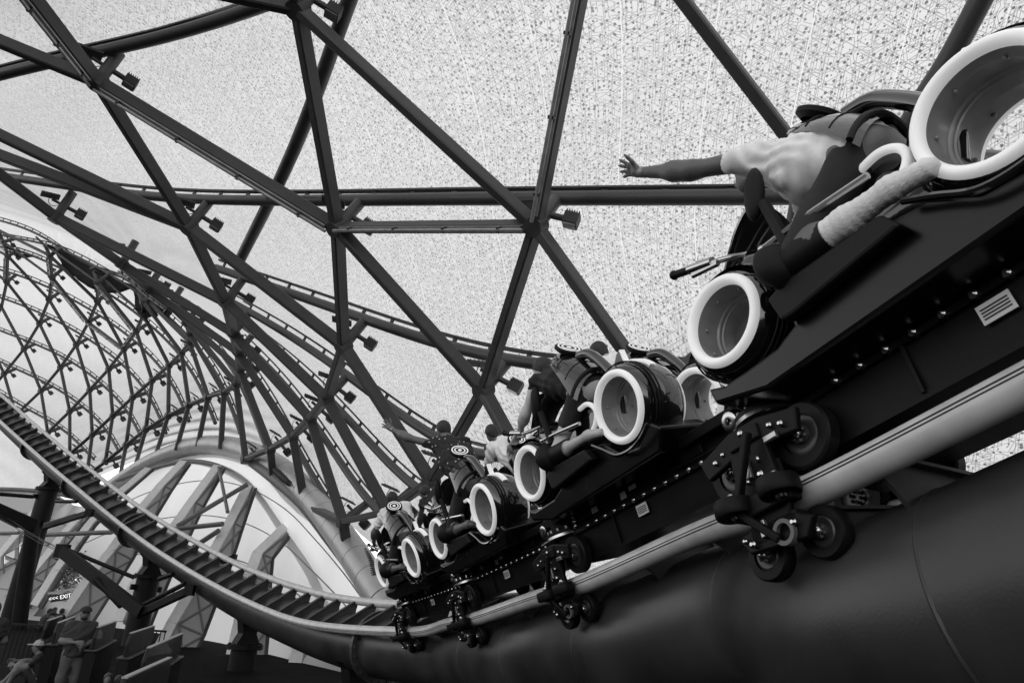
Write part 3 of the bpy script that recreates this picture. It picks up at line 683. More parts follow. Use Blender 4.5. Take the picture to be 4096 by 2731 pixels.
# net arms with stays and cables
def arm(lab, a, b, wd, stays, cables):
    e = empty('net_arm', (a + b) / 2 * [1, 1, 0], lab, 'net arm', 'arms of the safety net')
    MB().beam(a, b, wd, wd * 1.5, (0, 0, 1), bev=.03).build('arm_beam', M_TRACK, e)
    MB().box(b, (wd * .8, .12, wd * .9)).build('end_plate', M_TRACK, e)
    for p, q, r in stays: MB().cyl(p, q, r, 10).build('stay', M_TRACK, e)
    if cables:
        m_ = MB()
        for p, q in cables: m_.tube([p, (p + q) / 2 - [0, 0, .05], q], .012, 5)
        m_.build('cables', M_DARK, e)
ZS = lambda x, y, z: S(*Z([(x, y)])[0], z)
a0, a1 = ZS(890, 1125, 22.5), ZS(390, 740, 24.5)
arm('long dark box arm reaching up left from the second column', a0, a1, .26, [(ZS(840, 905, 24.3), ZS(440, 738, 24.6), .07), (ZS(760, 1085, 22.9), ZS(600, 915, 23.4), .1)],
    [(a1, ZS(240, 665, 27)), (a1, ZS(0, 500, 28)), (ZS(400, 760, 24.4), ZS(100, 600, 27.5)), (ZS(430, 720, 24.7), ZS(250, 665, 27))])
arm('dark arm with mesh plate across the first column', ZS(-120, 440, 27), ZS(215, 585, 28.4), .34, [(ZS(-100, 375, 28), ZS(210, 400, 29), .08), (ZS(-90, 480, 27), ZS(110, 585, 28), .09)], [(ZS(-60, 470, 26.8), ZS(240, 660, 28)), (ZS(-60, 500, 26.8), ZS(360, 720, 25))])
arm('pair of dark arms slanting up right from the first column', ZS(275, 590, 29), ZS(560, 500, 27.5), .16, [(ZS(275, 575, 29.1), ZS(470, 515, 28), .07), (ZS(355, 428, 29.5), ZS(480, 430, 28.4), .08)], [])
arm('dark arms slanting up right from the second column behind the track', ZS(900, 1120, 22.6), ZS(1190, 985, 22), .18, [(ZS(905, 1075, 22.8), ZS(1160, 945, 22.4), .08), (ZS(1000, 915, 23.6), ZS(1085, 885, 23.2), .08)], [])
arm('dark bracket arm with a lug on the far side of the track', ZS(1330, 810, 27.6), ZS(1470, 775, 27), .1, [(ZS(1350, 830, 27.6), ZS(1440, 800, 27), .06)], [])

# ------------------------------------------------------------ bikes and chassis
def MW(k, off=(0, 0, 0)):
    c, M, s_ = FR[k]; p = W((c + s_ * (M @ np.asarray(off, float))) * K)[0]; A = R3 @ M * (K * s_)
    m_ = Matrix.Identity(4)
    for i in range(3):
        for j in range(3): m_[i][j] = A[i][j]
        m_[i][3] = p[i]
    return m_
X3, Y3, Z3 = np.eye(3)
BW = .54; YC = -.30
def add_wheel(par, c, R, stripe):
    """hollow drum whose left face sits at y = 0"""
    c = np.asarray(c, float); ax = np.array([0, -1.0, 0]); o = R + .012
    tread = [(.0, R - .02), (.02, o), (.06, o + .03), (.15, o + .055), (.27, o + .065), (.39, o + .055), (.48, o + .03), (.52, o), (.54, R - .02)]
    wh = MB().lathe(c, ax, tread, 56, ref=Z3).build('wheel', M_GLOSS, par, local=True)
    for d, sg_ in ((0, 1), (.54, -1)):
        q = [(d + sg_ * .02 - sg_ * .05 * math.sin(a), R - .0375 - .0375 * math.cos(a)) for a in np.linspace(-.2, math.pi + .2, 13)]
        MB().lathe(c, ax, q, 64, ref=Z3).build('light_ring', M_RING, wh, local=True)
    bowl = [(.02, R - .07), (.06, R - .078), (.20, R - .082), (.21, R - .095), (.235, R - .095), (.24, R - .105), (.34, R - .105), (.345, R - .095), (.36, R - .095), (.37, R - .082), (.48, R - .078), (.52, R - .07)]
    sc_ = MB().lathe(c, ax, bowl, 56, ref=Z3)
    for i in range(7):
        th = .4 + i * .9
        for d in (.1, .44):
            p = c + ax * d + (R - .088) * np.array([math.cos(th), 0, math.sin(th)]); sc_.ball(p, .013, 8, 5)
    sc_.build('rim', M_BOWL, wh, local=True)
    gr = MB()
    for d in (.09, .13, .17):
        gr.lathe(c, ax, [(d, o + .058), (d + .004, o + .066), (d + .018, o + .066), (d + .022, o + .058)], 40, ref=Z3)
    gr.build('tread_groove', M_TYRE, wh, local=True)
    a0, a1 = stripe
    MB().lathe(c, ax, [(.235, o + .055), (.24, o + .085), (.315, o + .085), (.32, o + .055)], 40, ref=Z3, a0=a0, a1=a1).build('light_stripe', M_RING, par, local=True)
    return wh
def make_bike(k, off, label):
    e = empty('motorbike_seat', label=label, cat='motorbike', group='ride motorbikes', M=MW(k, off))
    add_wheel(e, (0, 0, 0), .37, (math.radians(-100), math.radians(55)))       # angles run from up towards the back
    add_wheel(e, (1.85, 0, 0), .33, (math.radians(-210), math.radians(-30)))
    # tail fin with its light edge
    MB().prism([(-.04, .40), (.24, .40), (.02, .60), (-.04, .60)], X3, Z3, Y3, (0, 0, 0), -.32, -.24).build('tail_fin', M_GLOSS, e, local=True, bevel=.012)
    MB().beam((-.05, -.28, .42), (-.03, -.28, .61), .075, .03, X3, bev=.01).build('fin_light', M_RING, e, local=True)
    # main body between the wheels
    body = MB(); G = []
    prof = [(.30, -.42, .10, .10), (.42, -.40, .22, .14), (.58, -.42, .34, .17), (.78, -.45, .36, .16), (1.0, -.45, .33, .14), (1.2, -.42, .37, .16), (1.4, -.36, .45, .19), (1.58, -.1, .5, .2), (1.75, .28, .47, .18)]
    for x, z0, z1, hw in prof:
        rg = []
        for i in range(16):
            th = 2 * math.pi * i / 16; cy = abs(math.cos(th)) ** .6 * np.sign(math.cos(th)); sz = abs(math.sin(th)) ** .6 * np.sign(math.sin(th))
            rg.append((x, YC + hw * cy, (z0 + z1) / 2 + (z1 - z0) / 2 * sz))
        G.append(rg + rg[:1])
    body.grid(G); body.build('body', M_GLOSS, e, local=True)
    hull = MB()
    hull.prism([(-.42, -.40), (-.30, -.30), (-.05, -.44), (.22, -.40), (.42, -.22), (.62, -.17), (1.28, -.13), (1.40, -.16), (1.38, -.36), (1.55, -.42), (2.0, -.42), (2.15, -.36), (2.12, -.5), (1.7, -.62), (-.3, -.6)], X3, Z3, Y3, (0, 0, 0), -.66, -.03)
    hull.build('hull', M_HULL, e, local=True, bevel=.025)
    sl_ = MB()
    for y in (.03, -.71):
        sl_.prism([(.55, -.33), (.62, -.19), (1.28, -.14), (1.42, -.17), (1.38, -.36), (1.30, -.37)], X3, Z3, Y3, (0, 0, 0), y - .05, y + .05)
    sl_.build('foot_step', M_PANEL, e, local=True, bevel=.02)
    lip = MB()
    for y in (.05, -.73):
        lip.tube(crom([(-.36, y, -.34), (-.2, y, -.42), (0, y, -.455), (.2, y, -.42), (.36, y, -.30), (.5, y, -.2)], 6), .022, 8)
    lip.build('mud_lip', M_GLOSS, e, local=True)
    # front cowl and windscreen over the front wheel
    cw = MB().lathe((1.85, -.06, 0), (0, -1, 0), [(0, .40), (.08, .45), (.28, .48), (.48, .45), (.56, .40)], 20, ref=Z3, a0=math.radians(-75), a1=math.radians(55))
    cw.build('front_cowl', M_GLOSS, e, local=True)
    ws = []
    for u in np.linspace(0, 1, 8):
        x = 1.42 + .46 * u; z = .52 + .34 * math.sin((1 - u) * 1.5) * .9 + .02; hw = .22 - .08 * u
        ws.append([(x, YC + hw * math.sin(a), z - .16 * (1 - math.cos(a))) for a in np.linspace(-1.5, 1.5, 11)])
    MB().grid(ws).build('windscreen', mat('smoked_visor', .05, .06, coat=1.), e, local=True)
    # handlebars
    for sg_ in (1, -1):
        y = YC + sg_ * .29; m_ = MB()
        m_.tube(crom([(1.62, YC + sg_ * .12, .48), (1.72, y - sg_ * .04, .46), (1.80, y, .475)], 4), .022, 10); m_.tube([(1.78, y, .475), (1.99, y + sg_ * .01, .565)], .036, 12)
        m_.tube([(1.80, y - sg_ * .04, .53), (1.95, y - sg_ * .05, .62)], .02, 8); m_.beam((1.74, y, .43), (1.98, y, .51), .05, .035, Y3, bev=.01)
        hb = m_.build('handlebar', M_CHROME, e, local=True)
        MB().tube([(1.98, y + sg_ * .01, .56), (2.13, y + sg_ * .01, .63)], .03, 12).ball((2.14, y + sg_ * .01, .635), .038).build('grip', M_TYRE, hb, local=True)
    # knee cups, calf bars and white leg hoops
    for sg_ in (1, -1):
        y = YC + sg_ * .36
        MB().lathe((1.30, y, -.02), norm((-1, sg_ * .35, -.1)), [(0, .15), (.03, .16), (.09, .13), (.13, .07), (.135, .0)], 24).build('knee_cup', M_PANEL, e, local=True)
        MB().tube(crom([(1.33, y - sg_ * .03, -.01), (1.15, y - sg_ * .03, -.04), (.92, y - sg_ * .03, -.06)], 5), np.linspace(.12, .105, 11), 20, cap=False).build('shin_guard', M_PANEL, e, local=True)
        MB().tube(crom([(1.34, y - sg_ * .02, .20), (1.0, y, .15), (.58, y, .08)], 5), .022, 8).ball((1.35, y - sg_ * .02, .202), .03).build('calf_bar', M_CHROME, e, local=True)
        MB().tube(crom([(.70, y - sg_ * .16, .29), (.53, y - sg_ * .13, .27), (.43, y - sg_ * .12, .20), (.41, y - sg_ * .12, .11), (.47, y - sg_ * .12, .03), (.55, y - sg_ * .12, -.02)], 7), .027, 12).build('leg_hoop', M_RING, e, local=True)
        pad = MB(); A = np.array([[.94, 0, .34], [0, 1, 0], [-.34, 0, .94]])
        pad.ball((1.26, y - sg_ * .02, .62), (.075, .06, .2), 14, 10, A); pad.tube([(1.18, y - sg_ * .02, .1), (1.22, y - sg_ * .02, .5)], .04, 8)
        pad.build('thigh_pad', M_PANEL, e, local=True)
    # back restraint: saddle shaped shell, ribbed rear and a light disc on top
    sec = []
    for u in np.linspace(0, 1, 12):
        x = .90 - .44 * u; z = 1.10 - .45 * u + .05 * math.sin(math.pi * u); hw = .22 + .16 * u ** .8; hh = .20 + .22 * u
        sec.append([(x + .10 * (1 - math.cos(a)) * (1 + u), YC + hw * math.sin(a), z - hh * (1 - math.cos(a))) for a in np.linspace(-1.2, 1.2, 17)])
    sec2 = [[(x - .02, y * .86 + YC * .14, z - .05) for x, y, z in rg] for rg in sec]
    G = np.array(sec); G2 = np.array(sec2); m_ = MB().grid(G); m_.grid(G2)
    for i in range(11):
        for jj in (0, 16): m_.add([G[i, jj], G[i + 1, jj], G2[i + 1, jj], G2[i, jj]], [(0, 1, 2, 3)])
    for jj in range(16):
        for i in (0, 11): m_.add([G[i, jj], G[i, jj + 1], G2[i, jj + 1], G2[i, jj]], [(0, 1, 2, 3)])
    br = m_.build('back_restraint', M_GLOSS, e, local=True)
    rb = MB()
    for u in (.45, .8):
        i = int(u * 11); rb.tube(G[i, 1:16] + [0, 0, .003], .006, 6)
    rb.build('shell_rib', M_PANEL, br, local=True)
    MB().tube(G[11, :] + [-.01, 0, 0], .022, 8).build('lower_roll', M_PANEL, br, local=True)
    dn = norm((-.85, 0, .75)); dc = np.array([.80, YC, 1.09]); db = MB().lathe(dc, dn, [(-.05, .12), (-.02, .165), (.012, .165), (.02, .15), (.02, 0)], 32)
    dd = db.build('disc', M_PANEL, br, local=True)
    m_ = MB()
    for r0, r1 in ((.115, .135), (.07, .09), (.0, .03)): m_.lathe(dc + dn * .02, dn, [(0, r0), (.005, r0 + .002), (.005, r1 - .002), (0, r1)], 32)
    m_.build('disc_rings', M_RING, dd, local=True)
    MB().tube(crom([(.66, YC, .92), (.50, YC, .86), (.38, YC, .72), (.27, YC, .52), (.22, YC, .28), (.30, YC, .05)], 6), .06, 10).build('restraint_arm', M_GLOSS, e, local=True)
    return e
NAMES = {'1': 'nearest row', '2': 'second row from the viewer', '3': 'third row from the viewer', '4': 'front row farthest away'}
BIKEL = {('1', 0): 'nearest black motorbike with huge glowing white wheel rings at the right edge', ('1', 1): 'motorbike hidden behind the nearest one, far side of the nearest row',
         ('2', 0): 'black motorbike of the woman in the second row, wheels left of the nearest front wheel', ('2', 1): 'far side motorbike of the second row, its rear wheel under the nearest front wheel',
         ('3', 0): 'black motorbike under the rider in the dark patterned shirt', ('3', 1): 'far side motorbike beside the patterned shirt rider',
         ('4', 0): 'frontmost near side motorbike under the rider with the pale shirt', ('4', 1): 'frontmost far side motorbike of the train'}
PITCH = -1.07
proto = make_bike('2', (0, 0, 0), BIKEL[('2', 0)])
for k in '1234':
    for sd in (0, 1):
        if (k, sd) == ('2', 0): continue
        o = copy_tree(proto, None, MW(k, (0, PITCH * sd, 0))); o['label'] = BIKEL[(k, sd)]
# chassis under each row
def make_chassis(k, label):
    e = empty('train_chassis', label=label, cat='chassis', group='chassis of the coaster train', M=MW(k))
    y0, y1 = -.36, -1.39
    MB().box((.35, (y0 + y1) / 2, -.94), (1.72, .50, .17)).build('beam', M_PLATE, e, local=True, bevel=.02)
    up = MB(); up.prism([(-1.25, -.77), (1.65, -.77), (2.35, -.70), (2.35, -.62), (1.75, -.5), (-1.2, -.5)], X3, Z3, Y3, (0, 0, 0), y1 + .02, y0 - .02); up.build('deck', M_PLATE, e, local=True, bevel=.015)
    MB().box((.35, (y0 + y1) / 2, -.55), (1.9, .62, .05)).build('top_plate', M_MATTE, e, local=True, bevel=.01)
    MB().box((.4, y0 + .012, -.785), (1.66, .012, .02)).build('bolt_strip', M_MATTE, e, local=True)
    bolt = MB().tube([(0, 0, 0), (0, .045, 0), (0, .06, 0)], [.026, .026, .012], 8).build('bolt', M_CHROME, e, local=True); bolt.location = (-1.15, y0, -.785)
    for p in [(-1.15 + i * .175, y0, -.785) for i in range(1, 16)] + [(1.72, y0 - .01, z) for z in (-.62, -.67, -.72)] + [(x, y0 - .03, -.58) for x in (-.6, -.2, .3)]:
        c = bolt.copy(); COL.objects.link(c); c.parent = e; c.location = p
    for x, wd in ((-.75, .012), (1.05, .012)): MB().box((x, y0 + .004, -.95), (wd, .012, .155)).build('stiffener', M_PLATE, e, local=True, bevel=.004)
    for x, z, a, b_ in ((-.35, -.64, .16, .07), (.1, -.63, .09, .05), (1.1, -.63, .14, .06), (1.5, -.64, .1, .07)): MB().box((x, y0 + .0, z), (a, .03, b_)).build('cover_box', M_PLATE, e, local=True, bevel=.012)
    MB().tube(crom([(-1.2, y0 + .03, -.56), (-.6, y0 + .05, -.575), (0, y0 + .04, -.56), (.6, y0 + .05, -.58), (1.3, y0 + .04, -.56)], 6), .014, 8).build('hydraulic_hose', M_TYRE, e, local=True)
    MB().tube(crom([(-.9, y0 + .04, -.72), (-.5, y0 + .06, -.735), (-.1, y0 + .03, -.71)], 6), .01, 6).build('hydraulic_hose', M_TYRE, e, local=True)
    MB().box((.55, y0 + .012, -.90), (.085, .004, .055)).build('label_plate', M_LABEL, e, local=True)
    tx = MB()
    for i in range(4): tx.box((.55, y0 + .018, -.875 - .018 * i), (.07, .002, .004))
    tx.build('label_lines', M_DARK, e, local=True)
    for p, q in (((.78, y0 + .002, -.68), (.045, .004, .035)), ((1.32, y0 + .002, -.66), (.06, .004, .03)), ((.60, y0 + .002, -.65), (.06, .004, .022))): MB().box(p, q).build('small_label', mat('grey_label', .35, .5), e, local=True)
    MB().box((.35, y0 - .03, -1.115), (1.70, .03, .02)).build('lower_flange', M_PLATE, e, local=True)
    m_ = MB().cyl((-1.0, y0 - .3, -.62), (-1.0, y0 + .10, -.62), .05, 14); m_.build('pin', M_CHROME, e, local=True)
    MB().lathe((-1.0, y0 + .08, -.62), Y3, [(0, .03), (0, .08), (.05, .085), (.06, .07), (.06, .035), (.03, .03)], 24).build('pin_head', M_CHROME, e, local=True)
    m_ = MB(); m_.cyl((-1.35, y0, -.70), (-.75, y0 + .04, -.76), .03, 8); m_.box((-1.15, y0 + .02, -.73), (.09, .05, .05)); m_.box((-1.3, y0 + .02, -.8), (.08, .05, .05)); m_.build('valve_block', M_CHROME, e, local=True)
    # wheel bogie on each side
    for sd in (1, -1):
        yb = -.87 + sd * .60; tr = lambda y: -.87 + sd * y            # outward distance from the track centre
        xb = 2.05
        bo = MB(); bo.lathe((xb, tr(.46), -.70), (0, 0, -1), [(-.18, .0), (-.18, .16), (0, .17), (0, .24), (.035, .24), (.035, .17), (.16, .15), (.2, 0)], 28)
        hd = bo.build('bogie', M_PLATE, e, local=True)
        MB().lathe((xb, tr(.46), -.738), (0, 0, -1), [(0, .0), (0, .245), (.03, .25), (.045, .23), (.045, 0)], 28).build('steel_ring', M_CHROME, hd, local=True)
        for i in range(12):
            th = 2 * math.pi * i / 12; c = bolt.copy(); COL.objects.link(c); c.parent = hd; c.location = (xb + .205 * math.cos(th), tr(.46) + .205 * math.sin(th), -.70); c.rotation_euler = (math.pi / 2, 0, 0); c.scale = (.75, .75, .75)
        fr = MB(); S_ = sd
        fr.prism([(-.42, -.92), (-.12, -.84), (.12, -.84), (.42, -.92), (.38, -1.06), (.16, -1.02), (.18, -1.28), (.20, -1.36), (.14, -1.46), (.26, -1.50), (.2, -1.60), (-.22, -1.64), (-.3, -1.54), (-.16, -1.46), (-.2, -1.36), (-.16, -1.26), (-.14, -1.02), (-.38, -1.06)], X3, Z3, Y3 * S_, (xb, -.87, 0), .73, .78)
        fr.box((xb, tr(.62), -.93), (.13, .18, .05)); fr.box((xb - .02, tr(.68), -1.52), (.18, .1, .06)); fr.box((xb - .02, tr(.78), -1.36), (.22, .05, .06))
        fr.beam((xb - .1, tr(.86), -.95), (xb + .16, tr(.84), -1.36), .05, .05, Y3); fr.beam((xb + .16, tr(.84), -1.36), (xb - .06, tr(.8), -1.6), .05, .05, Y3)
        fr.build('bogie_frame', M_PLATE, e, local=True, bevel=.012)
        def wheel(c, ax, r, wdt, nm):
            c = np.asarray(c, float); ax = norm(ax)
            o = MB().lathe(c - ax * wdt / 2, ax, [(0, r * .62), (-.0, r * .93), (.015, r), (wdt - .015, r), (wdt, r * .93), (wdt, r * .62)], 32).build(nm, M_TYRE, e, local=True)
            h = MB().lathe(c - ax * wdt * .35, ax, [(0, 0), (0, r * .3), (.01, r * .32), (.01, r * .48), (-.01, r * .62), (wdt * .7, r * .62), (wdt * .7 + .01, r * .5), (wdt * .7, r * .3), (wdt * .7 + .03, r * .26), (wdt * .7 + .03, 0)], 24)
            for i in range(6):
                th = i * math.pi / 3; a_, b_ = perp(ax); q = c + ax * wdt * .35 + r * .2 * (a_ * math.cos(th) + b_ * math.sin(th)); h.ball(q + ax * .03, .017, 6, 4); h.ball(q - ax * (wdt * .7 + .02), .017, 6, 4)
            h.build('hub', mat('dark_cast_hub', .05, .35, metal=.4), o, local=True)
            MB().ball(c + ax * (wdt * .35 + .04), .03, 10, 6).build('axle_cap', M_CHROME, o, local=True)
        for dx in (-.30, .27): wheel((xb + dx, yb, -1.335 + RR + .205), Y3 * sd, .205, .11, 'running_wheel')
        for dx in (-.18, .18): wheel((xb + dx, yb + sd * (RR + .125), -1.335), Z3, .125, .10, 'side_wheel')
        for dx in (-.22, .2): wheel((xb + dx, yb, -1.335 - RR - .15), Y3 * sd, .15, .10, 'under_wheel')
        for x, z in ((-.3, -.98), (-.22, -.95), (.27, -.98), (.2, -.95), (-.06, -1.1), (.06, -1.1), (-.06, -1.2), (.06, -1.2), (-.1, -1.36), (.1, -1.36), (-.18, -1.54), (.05, -1.53), (.14, -1.56), (0, -.9), (.0, -1.02), (.2, -1.52)):
            c = bolt.copy(); COL.objects.link(c); c.parent = e; c.location = (xb + x, tr(.765), z); c.scale = (1, sd * 1., 1); c.scale = (RNG.uniform(.45, .95),) * 3
            if sd < 0: c.rotation_euler = (0, 0, math.pi)
        MB().lathe((xb - .10, tr(.76), -1.57), Y3 * sd, [(0, .05), (.0, .075), (.05, .075), (.05, .05), (0, .05)], 20, smooth=False).build('jack_ring', M_EDGE, e, local=True)
        for p, q in (((xb + .04, tr(.79), -1.13), (.03, .015, .06)), ((xb - .2, tr(.79), -1.02), (.05, .015, .02)), ((xb + .04, tr(.79), -1.5), (.025, .015, .05))): MB().box(p, q).build('link_plate', mat('bare_steel', .4, .35, metal=.9), e, local=True, bevel=.006)
    return e
CHL = {'1': 'black chassis under the nearest row with bolts and a large white label', '2': 'black bolted chassis under the woman in the second row', '3': 'black bolted chassis under the patterned shirt rider', '4': 'frontmost black chassis of the train'}
ch0 = make_chassis('2', CHL['2'])
for k in '134':
    o = copy_tree(ch0, None, MW(k, (-.03 if k == '1' else 0, 0, .14 if k == '1' else 0))); o['label'] = CHL[k]
m_ = MB().cyl((2.2, -.6, -.95), (2.75, -.5, -.92), .045, 10).cyl((2.74, -.5, -.92), (2.82, -.49, -.915), .08, 12)
bf = empty('buffer_rod', label='dark buffer rod sticking out ahead of the frontmost chassis', cat='rod', M=MW('4')); m_.build('rod', M_PLATE, bf, local=True)
# ------------------------------------------------------------ people: smooth blended bodies meshed from a distance field
def sd_cone(P, a, b, ra, rb):
    a = np.asarray(a, float); b = np.asarray(b, float); ba = b - a; L2 = max(ba @ ba, 1e-9)
    h = np.clip(((P - a) @ ba) / L2, 0, 1)
    return np.linalg.norm(P - a - h[..., None] * ba, axis=-1) - (ra + (rb - ra) * h)
def sd_ell(P, c, r, A=None):
    q = P - np.asarray(c, float)
    if A is not None: q = q @ np.asarray(A, float).T
    r = np.asarray(r, float); k0 = np.linalg.norm(q / r, axis=-1); k1 = np.linalg.norm(q / (r * r), axis=-1)
    return k0 * (k0 - 1) / np.maximum(k1, 1e-9)
def smin(a, b, k):
    h = np.maximum(k - np.abs(a - b), 0) / k; return np.minimum(a, b) - h * h * k * .25
def nets(F, o, h):
    """surface nets: vertices and quads of the zero level"""
    s = F < 0; nx, ny, nz = F.shape
    cs = np.zeros((nx - 1, ny - 1, nz - 1), int); acc = np.zeros((nx - 1, ny - 1, nz - 1, 3)); cnt = np.zeros((nx - 1, ny - 1, nz - 1))
    for d in ((0, 0, 0), (0, 0, 1), (0, 1, 0), (0, 1, 1), (1, 0, 0), (1, 0, 1), (1, 1, 0), (1, 1, 1)):
        cs += s[d[0]:nx - 1 + d[0], d[1]:ny - 1 + d[1], d[2]:nz - 1 + d[2]]
    act = (cs > 0) & (cs < 8)
    for ax in range(3):
        for u in (0, 1):
            for v in (0, 1):
                d = [0, 0, 0]; o1, o2 = [q for q in range(3) if q != ax]; d[o1] = u; d[o2] = v; e = list(d); e[ax] = 1
                f0 = F[d[0]:nx - 1 + d[0], d[1]:ny - 1 + d[1], d[2]:nz - 1 + d[2]]; f1 = F[e[0]:nx - 1 + e[0], e[1]:ny - 1 + e[1], e[2]:nz - 1 + e[2]]
                x = (f0 < 0) != (f1 < 0); t_ = np.where(x, f0 / np.where(x, f0 - f1, 1), 0)
                for c in range(3): acc[..., c] += np.where(x, t_ if c == ax else d[c], 0)
                cnt += x
    ids = -np.ones(act.shape, int); I = np.argwhere(act); ids[act] = np.arange(len(I))
    V = (I + acc[act] / np.maximum(cnt[act], 1)[:, None]) * h + o
    Q = []
    for ax in range(3):
        o1, o2 = [(1, 2), (2, 0), (0, 1)][ax]
        sl0 = [slice(1, -1)] * 3; sl0[ax] = slice(0, -1); sl1 = list(sl0); sl1[ax] = slice(1, None)
        x = s[tuple(sl0)] != s[tuple(sl1)]; up_ = s[tuple(sl0)]
        E_ = np.argwhere(x)
        if len(E_) == 0: continue
        base = E_ + np.array([0 if q == ax else 1 for q in range(3)])
        def cell(du, dv):
            q = base.copy(); q[:, o1] -= du; q[:, o2] -= dv; return ids[q[:, 0], q[:, 1], q[:, 2]]
        quad = np.stack([cell(1, 1), cell(0, 1), cell(0, 0), cell(1, 0)], 1); fl_ = up_[x]
        quad[~fl_] = quad[~fl_][:, ::-1]; Q.append(quad)
    return V, np.vstack(Q)
def field_mesh(mbd, fn, lo, hi, h):
    lo = np.asarray(lo, float); hi = np.asarray(hi, float); ax = [np.arange(lo[c], hi[c] + h, h) for c in range(3)]
    P = np.stack(np.meshgrid(*ax, indexing='ij'), -1); F = fn(P); V, Q = nets(F, lo, h)
    mbd.add(V.tolist(), Q.tolist(), True)
def blend(P, prims, k):
    d = None
    for q in prims:
        e = sd_cone(P, *q[1:]) if q[0] == 'c' else sd_ell(P, *q[1:]); d = e if d is None else smin(d, e, k)
    return d
def bounds(prims, pad):
    A = []
    for q in prims:
        if q[0] == 'c': A += [np.asarray(q[1]) - q[3], np.asarray(q[1]) + q[3], np.asarray(q[2]) - q[4], np.asarray(q[2]) + q[4]]
        else: A += [np.asarray(q[1]) - max(q[2]), np.asarray(q[1]) + max(q[2])]
    A = np.array(A); return A.min(0) - pad, A.max(0) + pad

def hand_prims(wr, d, palm, hs, curl, spread, left):
    """palm plus five bent fingers; d: hand direction, palm: normal out of the palm"""
    d = norm(d); palm = norm(palm - d * (np.asarray(palm) @ d)); s = np.cross(d, palm) * (1 if left else -1)   # towards the thumb
    u = .1 * hs; pr = [('c', wr, wr + d * .035 * hs, .027 * hs, .03 * hs)]
    base = wr + d * .02 * hs
    for o in (-.025, -.008, .010, .026): pr.append(('c', base + s * o * hs, wr + d * .088 * hs + s * o * 1.25 * hs, .014 * hs, .0125 * hs))
    for i, (o, ln_, ang) in enumerate(((.033, .072, .20), (.011, .082, .04), (-.011, .076, -.12), (-.031, .06, -.30))):
        p = wr + d * .090 * hs + s * o * hs; dd = norm(d + s * ang * spread); cu = curl * (1 + .12 * i)
        for j, f in enumerate((.45, .32, .23)):
            q = cu * (.5, 1.25, 1.8)[j]; v = dd * math.cos(q) + palm * math.sin(q); p2 = p + v * ln_ * f * hs
            pr.append(('c', p, p2, (.0098, .0088, .008)[j] * hs, (.0088, .008, .0066)[j] * hs)); p = p2
    p = wr + d * .03 * hs + s * .028 * hs; v = norm(d * .6 + s * (.75 + .3 * spread) + palm * (.25 + .5 * curl))
    p2 = p + v * .042 * hs; v2 = norm(v + d * .45 + palm * .4 * curl); p3 = p2 + v2 * .034 * hs; p4 = p3 + norm(v2 + d * .2) * .026 * hs
    pr += [('c', p, p2, .0145 * hs, .012 * hs), ('c', p2, p3, .0115 * hs, .0105 * hs), ('c', p3, p4, .0102 * hs, .0078 * hs)]
    return pr

